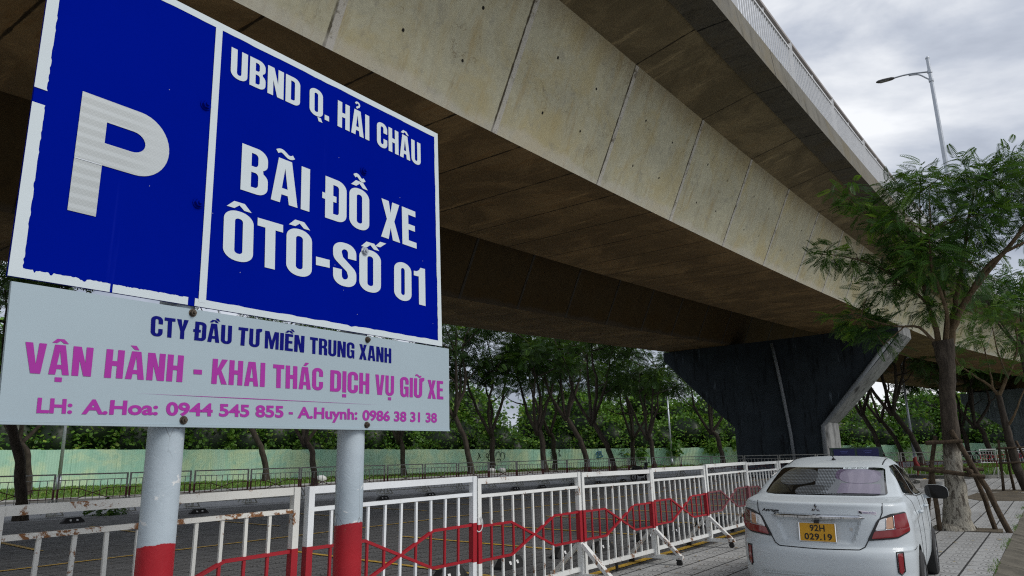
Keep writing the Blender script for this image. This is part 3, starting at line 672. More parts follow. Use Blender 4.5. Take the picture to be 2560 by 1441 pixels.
def layout(word, gap=0.075):
    """contours of a word, x from 0 to W, cap height 1"""
    x = 0; out = []
    for ch in word:
        dec = unicodedata.normalize('NFD', ch); base = dec[0]; marks = [MARK[c] for c in dec[1:]]
        if 'horn' in marks: base = 'Ư'; marks.remove('horn')
        if ch == 'Đ': base = 'Đ'; x += 0.03
        w, gs = glyph(base)
        if base == 'Ư': wc = 0.28
        else: wc = w / 2
        for o, h in gs: out.append(([(px + x, py) for px, py in o], [[(px + x, py) for px, py in q] for q in h]))
        z = 1.055; cx = x + wc
        if 'circ' in marks:
            out.append(([(cx - 0.235, z), (cx - 0.10, z + 0.145), (cx + 0.10, z + 0.145), (cx + 0.235, z), (cx + 0.095, z), (cx, z + 0.085), (cx - 0.095, z)], []))
        if 'tilde' in marks:
            zz = z + 0.075 + (0.165 if 'circ' in marks else 0); k = 0.75 if 'circ' in marks else 1.0
            out.append((stroke([(cx + (-0.19 + 0.38 * i / 14) * k, zz + 0.045 * math.sin(2 * math.pi * (i / 14) - 0.0)) for i in range(15)], 0.085, 0.085), []))
        if 'acute' in marks:
            if 'circ' in marks: out.append(([(cx + 0.13, z + 0.10), (cx + 0.26, z + 0.24), (cx + 0.42, z + 0.24), (cx + 0.26, z + 0.10)], []))
            else: out.append(([(cx - 0.08, z), (cx + 0.02, z + 0.15), (cx + 0.21, z + 0.15), (cx + 0.06, z)], []))
        if 'grave' in marks:
            if 'circ' in marks: out.append(([(cx + 0.20, z + 0.10), (cx + 0.05, z + 0.24), (cx + 0.20, z + 0.24), (cx + 0.31, z + 0.10)], []))
            else: out.append(([(cx + 0.08, z), (cx - 0.02, z + 0.15), (cx - 0.21, z + 0.15), (cx - 0.06, z)], []))
        if 'hook' in marks:
            out.append((stroke(arc(cx - 0.0, z + 0.165, 0.09, 0.085, 170, -60, 10) + [(cx - 0.02, z + 0.055), (cx - 0.03, z + 0.005)], 0.075), []))
        if 'dot' in marks: out.append(([(cx - 0.105, -0.235), (cx + 0.105, -0.235), (cx + 0.105, -0.085), (cx - 0.105, -0.085)], []))
        x += w + gap
    return out, x - gap
def tess(conts, mapf, b, y, mi=0):
    for o, hs in conts:
        loops = [[Vector((p[0], p[1], 0)) for p in o]] + [[Vector((p[0], p[1], 0)) for p in h] for h in hs]
        fl = [p for l in loops for p in l]
        tri = tessellate_polygon(loops)
        b.add([(*mapf(p.x, p.y)[:1], y, mapf(p.x, p.y)[1]) for p in fl], [t for t in tri], mi)
def quadmap(q, Wd):
    tlx, tlz, blx, blz, trx, trz, brx, brz = q
    def f(x, v):
        u = x / Wd
        return ((1 - u) * (blx + v * (tlx - blx)) + u * (brx + v * (trx - brx)), (1 - u) * (blz + v * (tlz - blz)) + u * (brz + v * (trz - brz)))
    return f
def font_mesh(txt, offset=0.02, spacing=1.0):
    """built-in font outline as verts (x, y) and faces, normalised so that the ink box is 0..1 x 0..1 by cap/figure height"""
    c = bpy.data.curves.new('lettering', 'FONT'); c.body = txt; c.offset = offset; c.space_character = spacing; c.resolution_u = 4
    o = bpy.data.objects.new('lettering', c); COL.objects.link(o)
    dg = bpy.context.evaluated_depsgraph_get(); dg.update(); me = o.evaluated_get(dg).to_mesh()
    v = [tuple(q.co) for q in me.vertices]; f = [tuple(p.vertices) for p in me.polygons]
    o.evaluated_get(dg).to_mesh_clear(); bpy.data.objects.remove(o); bpy.data.curves.remove(c)
    return v, f
def put_text(b, txt, q, y, offset=0.03, cap=0.727, mi=0, spacing=1.0):
    v, f = font_mesh(txt, offset, spacing); x0 = min(p[0] for p in v); x1 = max(p[0] for p in v)
    mp_ = quadmap(q, 1.0)
    b.add([(lambda r: (r[0], y, r[1]))(mp_((p[0] - x0) / (x1 - x0), p[1] / cap)) for p in v], f, mi)

# ------------------------------------------------------------------ parking sign
SA = R(36); sdx = Vector((math.sin(SA), math.cos(SA), 0))
sign = empty('parking_sign', (-1.3923, 2.9282, 0), math.atan2(sdx.y, sdx.x), 'big blue and white Vietnamese car park sign on two white and red posts', 'sign')
# local frame: x along the board, z up, -y toward the viewer; board face at y = 0
def enamel(name, col, rough=0.28, streak=0.0):
    t = NT(name); c = t.coord('Object'); n = t.noise(c, 1.3, 6, 0.6); s = t.coord('Object', (9, 9, 0.35)); f = t.noise(s, 1.0, 6, 0.6)
    cc = t.mix(t.math('MULTIPLY', t.ramp(n, 0.3, 0.7), 0.25), col, tuple(x * 0.75 for x in col))
    if streak: cc = t.mix(t.math('MULTIPLY', t.ramp(f, 0.62, 0.80), streak), cc, tuple(min(1, x * 1.25 + 0.010) for x in col))
    sp = t.n('ShaderNodeTexVoronoi'); sp.inputs['Scale'].default_value = 11; t.l(c, sp.inputs['Vector'])
    cc = t.mix(t.math('MULTIPLY', t.ramp(sp.outputs['Distance'], 0.018, 0.03, 1, 0), 0.5), cc, (0.5, 0.52, 0.55))
    t.bump(t.noise(c, 3.5, 3), 0.06, 0.02)
    return t.fin(cc, t.ramp(n, 0.3, 0.7, rough, rough + 0.12), 0, 0.35)
M['blue'] = enamel('blue_reflective_sheet', (0.0002, 0.0075, 0.265), 0.42, 0.9)
for n_ in M['blue'].node_tree.nodes:
    if n_.type == 'BSDF_PRINCIPLED': n_.inputs['Specular IOR Level'].default_value = 0.0
M['signwhite'] = enamel('white_sign_sheet', (0.365, 0.455, 0.505), 0.45)
M['letterwhite'] = plain('white_lettering', (0.60, 0.67, 0.70), 0.45, 0, 0.05)
M['navyink'] = plain('navy_lettering', (0.002, 0.004, 0.16), 0.6, 0, 0.05)
M['pinkink'] = plain('pink_lettering', (0.36, 0.04, 0.32), 0.6, 0, 0.06)
def pmat():
    t = NT('silver_reflective_letter'); c = t.coord('Object'); sx = t.n('ShaderNodeSeparateXYZ'); t.l(c, sx.inputs[0])
    hb = t.math('FRACT', t.math('DIVIDE', sx.outputs[2], 0.042)); wv = t.ramp(t.math('ABSOLUTE', t.math('SUBTRACT', hb, 0.5)), 0.1, 0.3)
    lf = t.ramp(sx.outputs[0], -0.32, -0.16, 1, 0.15)
    col = t.mix(t.math('MULTIPLY', wv, t.math('MULTIPLY', lf, 0.7)), (0.46, 0.50, 0.51), (0.36, 0.39, 0.39))
    a = t.math('ABSOLUTE', t.math('SUBTRACT', t.math('FRACT', t.math('MULTIPLY', t.math('ADD', sx.outputs[0], sx.outputs[2]), 60)), 0.5))
    d = t.math('ABSOLUTE', t.math('SUBTRACT', t.math('FRACT', t.math('MULTIPLY', t.math('SUBTRACT', sx.outputs[0], sx.outputs[2]), 60)), 0.5))
    col = t.mix(t.math('MULTIPLY', t.ramp(t.math('MINIMUM', a, d), 0.03, 0.09, 1, 0), 0.25), col, (0.68, 0.70, 0.71))
    return t.fin(col, 0.35)
M['pletter'] = pmat()
for k_ in ('navyink', 'pinkink', 'letterwhite'):
    for n_ in M[k_].node_tree.nodes:
        if n_.type == 'BSDF_PRINCIPLED': n_.inputs['Specular IOR Level'].default_value = 0.08
def postmat():
    t = NT('painted_post'); c = t.coord('Object'); sx = t.n('ShaderNodeSeparateXYZ'); t.l(c, sx.inputs[0])
    n = t.noise(c, 6, 9, 0.7, 1.2); n2 = t.noise(c, 2.0, 5)
    wcol = t.mix(t.ramp(n2, 0.3, 0.7), (0.46, 0.53, 0.58), (0.38, 0.45, 0.50))
    wcol = t.mix(t.ramp(n, 0.62, 0.64), wcol, (0.66, 0.68, 0.68))
    vo = t.n('ShaderNodeTexVoronoi', feature='DISTANCE_TO_EDGE'); vo.inputs['Scale'].default_value = 5; mp2 = t.n('ShaderNodeMapping'); mp2.inputs['Scale'].default_value = (2.2, 2.2, 0.8); t.l(c, mp2.inputs[0]); t.l(mp2.outputs[0], vo.inputs['Vector'])
    crk = t.math('MULTIPLY', t.ramp(vo.outputs['Distance'], 0.004, 0.014, 1, 0), t.ramp(n2, 0.5, 0.6))
    wcol = t.mix(t.math('MULTIPLY', crk, 0.7), wcol, (0.16, 0.17, 0.18))
    rcol = t.mix(t.ramp(n2, 0.3, 0.7), (0.40, 0.012, 0.02), (0.29, 0.010, 0.018))
    rcol = t.mix(t.ramp(n, 0.70, 0.72), rcol, (0.5, 0.2, 0.18))
    col = t.mix(t.ramp(t.math('ADD', t.math('ADD', sx.outputs[2], t.math('MULTIPLY', sx.outputs[1], 0.16)), t.math('MULTIPLY', t.math('SUBTRACT', t.noise(c, 18, 6, 0.7), 0.5), 0.03)), 1.228, 1.232, 1, 0), wcol, rcol)
    rs = t.ramp(t.noise(c, 9, 8, 0.75), 0.66, 0.70); col = t.mix(rs, col, (0.20, 0.12, 0.07))
    st2 = t.coord('Object', (14, 14, 0.7)); col = t.mix(t.math('MULTIPLY', t.ramp(t.noise(st2, 1.0, 6), 0.56, 0.72), 0.35), col, (0.20, 0.20, 0.19))
    t.bump(t.math('ADD', n, t.math('MULTIPLY', n2, 1.5)), 0.35, 0.012); return t.fin(col, 0.42, 0, 0.35)
M['post'] = postmat()
for x, l in ((0.023, 'post'), (1.018, 'post')):
    b = MB(); b.tube([(x, 0.085, -0.2), (x, 0.085, 1.222), (x, 0.085, 3.5)], 0.0705, 28, cap=True); b.build('post', M['post'], sign, True, 40)
# back frame of angle iron
b = MB()
for z in (1.73, 2.13, 2.25, 2.9, 3.5): b.box((-0.60, 0.012, z), (1.60, 0.04, z + 0.04))
b.build('back_frame', M['galv'], sign)
# boards (the upper sheet narrows a little toward the top right)
ZB, ZT = 2.190, 3.565
def edge(z): return 1.635 - 0.045 * (z - ZB) / (ZT - ZB)
b = MB(); F_ = [(-0.645, 0.0, ZB), (edge(ZB), 0.0, ZB), (edge(ZT), 0.0, ZT), (-0.648, 0.0, ZT)]
b.add(F_ + [(x, 0.012, z) for x, _, z in F_], [(0, 1, 2, 3), (4, 7, 6, 5), (0, 4, 5, 1), (1, 5, 6, 2), (2, 6, 7, 3), (3, 7, 4, 0)])
blue = b.build('blue_panel', M['blue'], sign)
b = MB(); F_ = [(-0.612, -0.002, 1.686), (1.700, -0.002, 1.698), (1.696, -0.002, 2.182), (-0.630, -0.002, 2.172)]
b.add(F_ + [(x, 0.012, z) for x, _, z in F_], [(0, 1, 2, 3), (4, 7, 6, 5), (0, 4, 5, 1), (1, 5, 6, 2), (2, 6, 7, 3), (3, 7, 4, 0)])
b.build('white_panel', M['signwhite'], sign)
b = MB(); b.bar((-0.61, 0.004, 1.681), (1.70, 0.004, 1.693), 0.022, 0.009); b.build('bottom_trim', M['signwhite'], sign)
# white border with torn inner edge and central divider
def ragged(p, q, w, y=-0.0016, seed=0, tear=0.5, inward=1, outer=0.0):
    rg = random.Random(seed); n = 60; b = MB(); d = Vector((q[0] - p[0], q[1] - p[1])); L = d.length; d /= L; nn = Vector((-d.y, d.x)) * inward
    prev = None; ww = w
    for i in range(n + 1):
        t = i / n; base = Vector(p) + d * (L * t)
        if rg.random() < 0.16 * tear: ww = w * (1 - rg.random() ** 3 * 0.7 * tear)
        elif rg.random() < 0.6: ww = w * (1 - rg.random() * 0.10)
        a = base + nn * outer; c = base + nn * ww
        if prev: b.add([(prev[0].x, y, prev[0].y), (a.x, y, a.y), (c.x, y, c.y), (prev[1].x, y, prev[1].y)], [(0, 1, 2, 3)])
        prev = (a, c)
    return b
for nm, p, q, w, sd_, tr, iw in (('border_strip', (-0.645, ZB), (-0.648, 2.86), 0.045, 1, 0.10, -1), ('border_strip', (-0.6485, 2.92), (-0.648, ZT), 0.045, 2, 0.14, -1),
        ('border_strip', (-0.645, ZB), (-0.30, ZB), 0.036, 8, 0.55, 1), ('border_strip', (-0.29, ZB), (0.02, ZB), 0.034, 4, 0.7, 1), ('border_strip', (0.05, ZB), (edge(ZB), ZB), 0.034, 5, 0.45, 1),
        ('border_strip', (-0.648, ZT), (edge(ZT), ZT), 0.036, 6, 0.3, -1), ('border_strip', (edge(ZB), ZB), (edge(ZT), ZT), 0.036, 7, 0.12, 1)):
    bb = ragged(p, q, w, -0.0016 - 0.0004 * (sd_ % 3), sd_, tr, iw); bb.build(nm, M['letterwhite'], sign)
b = MB(); b.add([(0.0665, -0.003, ZB + 0.02), (0.1005, -0.003, ZB + 0.02), (0.0765, -0.003, ZT - 0.03), (0.0425, -0.003, ZT - 0.03)], [(0, 1, 2, 3)]); b.build('divider_strip', M['letterwhite'], sign)
# letter P
b = MB(); x0, x1, xs = -0.484, -0.121, -0.382; z0, z1 = 2.477, 2.972
ox = [(x0, z0), (x0, z1), (-0.31, z1)] + arc(-0.255, 2.832, 0.134, 0.140, 90, -90, 20) + [(xs, 2.692), (xs, z0)]
hl = [(xs, 2.787), (xs, 2.877)] + arc(-0.275, 2.832, 0.052, 0.045, 90, -90, 12)
loops = [[Vector((p[0], p[1], 0)) for p in l] for l in (ox, hl)]; fl = [p for l in loops for p in l]
b.add([(p.x, -0.0025, p.y) for p in fl], [t for t in tessellate_polygon(loops)]); b.build('letter', M['pletter'], sign)
b = MB(); b.box((x0, -0.0040, 2.690), (xs, -0.0031, 2.693)); b.build('seam', M['galv'], sign)
BIG = {
 'UBND': (0.1281,3.4692,0.1338,3.3186,0.5263,3.4672,0.5319,3.3161), 'Q.': (0.5862,3.4633,0.5927,3.3144,0.7151,3.4634,0.7223,3.3114),
 'HẢI': (0.7763,3.4617,0.7801,3.3090,1.0062,3.4558,1.0120,3.3053), 'CHÂU': (1.0655,3.4525,1.0710,3.3018,1.4308,3.4381,1.4364,3.2906)}
BIG2 = {'BÃI': (0.2201,3.0048,0.2267,2.7742,0.6140,2.9999,0.6211,2.7704), 'ĐỖ': (0.7059,2.9975,0.7134,2.7677,1.0218,2.9902,1.0293,2.7619), 'XE': (1.1124,2.9879,1.1188,2.7603,1.3940,2.9812,1.4067,2.7523)}
BIG3 = {'ÔTÔ': (0.1529,2.6631,0.1632,2.4320,0.6443,2.6600,0.6547,2.4255), 'SỐ': (0.7797,2.6570,0.7903,2.4269,1.1199,2.6580,1.1264,2.4261), '01': (1.2232,2.6405,1.2279,2.4217,1.4798,2.6415,1.4868,2.4154)}
NAVY = {'CTY': (-0.1297,2.1213,-0.1251,2.0403,0.0300,2.1240,0.0324,2.0419), 'ĐẦU': (0.0578,2.1239,0.0583,2.0428,0.2336,2.1272,0.2368,2.0450), 'TƯ': (0.2663,2.1270,0.2657,2.0450,0.3803,2.1291,0.3837,2.0467),
 'MIỀN': (0.4039,2.1281,0.4067,2.0460,0.6274,2.1296,0.6279,2.0479), 'TRUNG': (0.6598,2.1296,0.6628,2.0478,0.9463,2.1313,0.9475,2.0495), 'XANH': (0.9791,2.1308,0.9807,2.0495,1.2121,2.1309,1.2141,2.0491)}
PINK = {'VẬN': (-0.5622,1.9638,-0.5521,1.8551,-0.3343,1.9668,-0.3332,1.8585), 'HÀNH': (-0.2869,1.9679,-0.2857,1.8584,0.0225,1.9729,0.0242,1.8630), 'KHAI': (0.1532,1.9732,0.1543,1.8652,0.4150,1.9780,0.4184,1.8683),
 'THÁC': (0.4575,1.9763,0.4620,1.8678,0.7478,1.9798,0.7519,1.8731), 'DỊCH': (0.7942,1.9776,0.7962,1.8708,1.0552,1.9800,1.0573,1.8717), 'VỤ': (1.0985,1.9793,1.0995,1.8716,1.2374,1.9803,1.2377,1.8723),
 'GIỮ': (1.2831,1.9799,1.2853,1.8700,1.4701,1.9822,1.4673,1.8732), 'XE': (1.5073,1.9797,1.5082,1.8717,1.6437,1.9807,1.6449,1.8728)}
INT = {'LH:': (-0.5003,1.7727,-0.4991,1.7204,-0.3857,1.7723,-0.3828,1.7218), 'A.Hoa:': (-0.3497,1.7750,-0.3508,1.7214,-0.0682,1.7792,-0.0657,1.7272), '0944 545 855': (-0.0354,1.7795,-0.0322,1.7270,0.5262,1.7871,0.5295,1.7350),
 'A.Huynh:': (0.6067,1.7879,0.6070,1.7351,0.9785,1.7914,0.9805,1.7378), '0986 38 31 38': (1.0145,1.7879,1.0141,1.7356,1.5888,1.7918,1.5890,1.7378)}
def words(name, d, mat, y, rects=()):
    b = MB()
    for wd, q in d.items():
        co, Wd = layout(wd); tess(co, quadmap(q, Wd), b, y)
    for q in rects:
        f = quadmap(q, 1.0); p = [f(0, 0), f(1, 0), f(1, 1), f(0, 1)]; b.add([(x, y, z) for x, z in p], [(0, 1, 2, 3)])
    return b.build(name, mat, sign)
words('lettering', BIG, M['letterwhite'], -0.0026)
words('lettering', BIG2, M['letterwhite'], -0.0026)
words('lettering', BIG3, M['letterwhite'], -0.0026, [(0.6746,2.5454,0.6769,2.5014,0.7625,2.5458,0.7645,2.5038)])
words('lettering', NAVY, M['navyink'], -0.0036)
words('lettering', PINK, M['pinkink'], -0.0036, [(0.0691,1.9198,0.0708,1.8997,0.1074,1.9206,0.1083,1.9006)])
for wd, q in INT.items():
    b = MB(); put_text(b, wd, q, -0.0036, 0.034); b.build('lettering', M['pinkink'], sign)
b = MB()
f = quadmap((0.5571,1.7600,0.5577,1.7496,0.5803,1.7595,0.5810,1.7489), 1.0); p = [f(0, 0), f(1, 0), f(1, 1), f(0, 1)]; b.add([(x, -0.0036, z) for x, z in p], [(0, 1, 2, 3)])
b.build('lettering', M['pinkink'], sign)
b = MB(); b.add([(-0.16, -0.0034, 1.8062), (0.35, -0.0034, 1.8095), (1.13, -0.0034, 1.8183), (0.35, -0.0034, 1.8130)], [(0, 1, 2, 3)]); b.build('ruled_line', M['pinkink'], sign)
def bolt(x, z, mat, r=0.017):
    b = MB(); b.tube([(x, 0.0, z), (x, -0.004, z)], r * 1.35, 14); b.tube([(x, -0.004, z), (x, -0.016, z)], [r, r * 0.96], 6); b.tube([(x, -0.016, z), (x, -0.024, z)], [r * 0.5, r * 0.4], 8)
    b.build('bolt', mat, sign)
M['boltrust'] = plain('rusty_bolt_steel', (0.10, 0.08, 0.06), 0.5, 0.7, 0.4, 60)
for x, z in ((0.025, 3.1217), (0.0286, 2.65), (0.9777, 3.1102)): bolt(x, z, M['blue'], 0.019)
bolt(0.9997, 2.6454, M['galv'], 0.019)
for x, z in ((0.0451, 2.1585), (1.0364, 2.1598), (0.0442, 1.7081), (1.0459, 1.7105)): bolt(x, z, M['boltrust'], 0.013)

# ------------------------------------------------------------------ white and red barriers
BL = 9.78
def frame_barrier(L, mw, mr, seed, skew=0.0, caster=True):
    """list of (part name, MB, material); x along the panel 0..L, z up"""
    rg = random.Random(seed); parts = []
    zt, z2, ru, rl, zb = 1.325, 1.15, 0.855, 0.525, 0.20; h = 0.055
    for x in (0.0 + h / 2, L - h / 2):
        b = MB()
        b.bar((x, 0, 0.10), (x, 0, rl - 0.02), h, h, 0, (0, 1, 0)); b.bar((x, 0, rl - 0.02), (x, 0, ru + 0.02), h + 0.002, h + 0.002, 1, (0, 1, 0)); b.bar((x, 0, ru + 0.02), (x, 0, zt), h, h, 0, (0, 1, 0))
        parts.append(('post', b, 'frame'))
    b = MB(); b.bar((h, 0, zt - 0.028), (L - h, 0, zt - 0.028), 0.036, 0.056); parts.append(('top_rail', b, 'frame'))
    b = MB(); b.bar((h, 0, z2), (L - h, 0, z2), 0.034, 0.032); parts.append(('rail', b, 'rustrail')); b = MB(); b.bar((h, 0, zb), (L - h, 0, zb), 0.036, 0.05); parts.append(('rail', b, 'frame'))
    n = 10; xs = [h + (L - 2 * h) * k / n for k in range(1, n)]; c = L / 2; hw = 0.42
    def red_at(x):
        d = abs(x - c); f = min(1.0, d / hw); mid = (ru + rl) / 2; return mid - (ru - rl) / 2 * f, mid + (ru - rl) / 2 * f
    br = MB()
    for x in xs:
        b = MB(); lo, hi = red_at(x); x2 = x + rg.uniform(-0.006, 0.006)
        b.bar((x, 0, zb + 0.02), (x, 0, lo), 0.024, 0.020, 0, (0, 1, 0)); b.bar((x, 0, hi), (x2, 0, z2 - 0.015), 0.024, 0.020, 0, (0, 1, 0))
        if hi - lo > 0.02: b.bar((x, 0, lo), (x, 0, hi), 0.022, 0.018, 1, (0, 1, 0))
        parts.append(('bar', b, 'frame'))
    for sgn in (1, -1):
        mid = (ru + rl) / 2; k = (ru - rl) / 2 * sgn; y = 0.0015 * sgn
        br.bar((h, y, mid + k), (c - hw, y, mid + k), 0.026, 0.024); br.bar((c - hw, y, mid + k), (c + hw, y, mid - k), 0.025, 0.024); br.bar((c + hw, y, mid - k), (L - h, y, mid - k), 0.026, 0.024)
        if sgn == 1: pass
    for sgn in (1, -1):
        mid = (ru + rl) / 2; k = (ru - rl) / 2 * sgn
        br.bar((c + hw, 0.0, mid + k), (L - h, 0.0, mid + k), 0.024, 0.022)
    parts.append(('red_hexagon', br, 'red'))
    # foot at the far end: two braces, a cross bar and two casters
    xf = L - 0.03; b = MB()
    for sgn in (1, -1):
        b.bar((xf, 0.03 * sgn, 0.48), (xf, 0.40 * sgn, 0.115), 0.045, 0.045, 0, (1, 0, 0)); b.bar((xf + 0.05, 0.03 * sgn, 0.48), (xf + 0.05, 0.40 * sgn, 0.115), 0.03, 0.03, 0, (1, 0, 0))
    b.bar((xf, -0.43, 0.12), (xf, 0.43, 0.12), 0.06, 0.05); parts.append(('foot', b, 'frame'))
    for sgn in (1, -1):
        b = MB(); b.box((xf - 0.03, 0.36 * sgn - 0.03, 0.075), (xf + 0.03, 0.36 * sgn + 0.03, 0.097)); b.tube([(xf - 0.018, 0.37 * sgn, 0.045), (xf + 0.018, 0.37 * sgn, 0.045)], 0.042, 14)
        parts.append(('caster_wheel', b, 'rubber'))
    return parts
def white_barrier(x0, x1, label, mw='white', mr='red', y0=4.8, y1=4.8, seed=0, z=0.0, foot=True):
    a = LW(x0, y0, z); c = LW(x1, y1, z); d = c - a; L = d.length
    a.z += 0.0; tl = random.Random(seed * 7 + 1); root = empty('barrier_panel', a, math.atan2(d.y, d.x), label, 'barrier', 'white and red barrier panels along the parking lot')
    root.rotation_euler = (tl.uniform(-0.022, 0.022), tl.uniform(-0.008, 0.008), math.atan2(d.y, d.x))
    for nm, b, k in frame_barrier(L, mw, mr, seed):
        if not foot and nm in ('foot', 'caster_wheel'): continue
        mats = {'frame': [M[mw], M[mr]], 'red': M[mr], 'rubber': M['rubber'], 'rustrail': M['railrust' if mw == 'whiterust' else mw]}[k]
        b.build(nm, mats, root)
    return root
white_barrier(BL - 10.35, BL - 8.24, 'white barrier panel at the left edge, mostly hidden behind the left sign post', 'whiterust', seed=1, y0=4.86, y1=4.83)
white_barrier(BL - 8.20, BL - 6.17, 'rusty white and red barrier panel passing behind the left sign post', 'whiterust', seed=2, z=0.0, foot=False, y0=4.82, y1=4.80)
white_barrier(BL - 6.09, BL - 4.03, 'flaking white and red barrier panel passing behind the right sign post', 'whiteflake', seed=3, z=0.015, foot=False)
white_barrier(BL - 3.99, BL - 1.98, 'white and red barrier panel whose left post is tied by a white wire loop', seed=4, y1=4.81)
white_barrier(BL - 1.94, BL + 0.10, 'white and red barrier panel in front of the thin black pole', seed=5, y0=4.81, y1=4.85)
white_barrier(BL + 0.14, BL + 2.24, 'white and red barrier panel between the black pole panel and the faded one', seed=6, y0=4.85, y1=4.88)
white_barrier(BL + 2.30, BL + 4.42, 'white barrier panel with faded red hexagon bars left of the white car', 'white', 'redfade', seed=7, y0=4.90, y1=4.92, z=0.01)
white_barrier(BL + 4.46, BL + 6.56, 'white barrier panel partly hidden by the rear left corner of the car', 'white', 'redfade', seed=8, y0=4.92, y1=4.95)
white_barrier(BL + 6.60, BL + 8.70, 'white barrier panel standing behind the roof of the white car', 'white', 'red', seed=9, y0=4.95, y1=4.98)
b = MB(); p0 = LW(BL - 4.03, 4.76, 0.93); p1_ = LW(BL - 3.93, 4.74, 0.86)
cs = [LW(BL - 4.01 + 0.09 * math.sin(a) * 0.5 + 0.02, 4.765 - 0.012 * math.sin(a), 0.885 - 0.085 * math.cos(a) * 0.9) for a in np.linspace(-2.6, 2.6, 16)]
b.tube(cs, 0.006, 6)
tag(b.build('tie_wire', M['rail']), 'loop of white wire tying two barrier posts together right of the sign', 'wire')
b = MB(); q = LW(9.03, 5.02); b.tube([q + Vector((0, 0, -0.05)), q + Vector((0, 0, 0.78))], 0.021, 10)
b.tube([q + Vector((0, 0, 0.78)), q + Vector((0, 0, 0.80))], [0.021, 0.010], 10)
tag(b.build('thin_pole', plain('dark_steel', (0.035, 0.038, 0.04), 0.5, 0.3), None, True, 40), 'thin dark steel pole standing on the yellow line behind a barrier', 'pole')

# ------------------------------------------------------------------ wheel stops
def make_stop():
    root = empty('wheel_stop', (0, 0, 0))
    b = MB(); L, w, h = 0.60, 0.20, 0.145
    sec = [(-w / 2, 0), (-w / 2 * 0.55, h), (w / 2 * 0.55, h), (w / 2, 0)]
    for x0, x1, t0, t1 in ((-L / 2, -L / 2 + 0.11, 0.25, 1), (-L / 2 + 0.11, L / 2 - 0.11, 1, 1), (L / 2 - 0.11, L / 2, 1, 0.25)):
        A = [(x0, y, z * t0) for y, z in sec]; B_ = [(x1, y, z * t1) for y, z in sec]
        b.add(A + B_, [(0, 1, 5, 4), (1, 2, 6, 5), (2, 3, 7, 6), (0, 4, 7, 3), (3, 2, 1, 0), (4, 5, 6, 7)])
    b.build('rubber_body', M['rubber'], root)
    for sx in (-0.12, 0.06):
        b = MB(); b.add([(sx, -w / 2 * 0.93 - 0.003, 0.050), (sx + 0.055, -w / 2 * 0.85 - 0.003, 0.050), (sx + 0.055, -w / 2 * 0.70 - 0.003, 0.095), (sx, -w / 2 * 0.70 - 0.003, 0.095)], [(0, 1, 2, 3)]); b.build('reflector', M['reflect'], root)
    return root
st0 = make_stop(); used = False
near = [(8.60, 6.52, 0.05), (9.92, 6.44, 0.0), (10.80, 6.27, 0.02), (12.38, 6.27, 0.0), (13.44, 6.24, 0.03), (15.05, 6.25, 0.0), (16.0, 6.2, 0.02), (17.7, 6.2, 0.0), (6.0, 6.6, 0.04), (7.35, 6.55, 0.0)]
far = [(25.6, 21.3, 0.1), (28.4, 21.1, -0.05), (30.5, 21.0, 0.0), (33.1, 20.8, 0.05), (35.6, 20.7, 0.0), (38.3, 20.6, 0.0), (40.6, 20.4, 0.02), (22.9, 21.5, 0), (20.4, 21.7, 0), (13.0, 22.3, 0.0), (9.4, 22.6, 0.05)]
for i, (x, y, a) in enumerate(near + far):
    o = st0 if i == 0 else copy_tree(st0)
    o.location = LW(x, y, 0.002); o.rotation_euler = (0, 0, LOTROT + a + (0 if i < len(near) else 0.0))
    if i < len(near): tag(o, 'black rubber wheel stop with white reflectors just behind the white barriers', 'wheel stop', 'near row of wheel stops')
    else: tag(o, 'black rubber wheel stop lying across the lot before the grey barriers', 'wheel stop', 'far row of wheel stops')

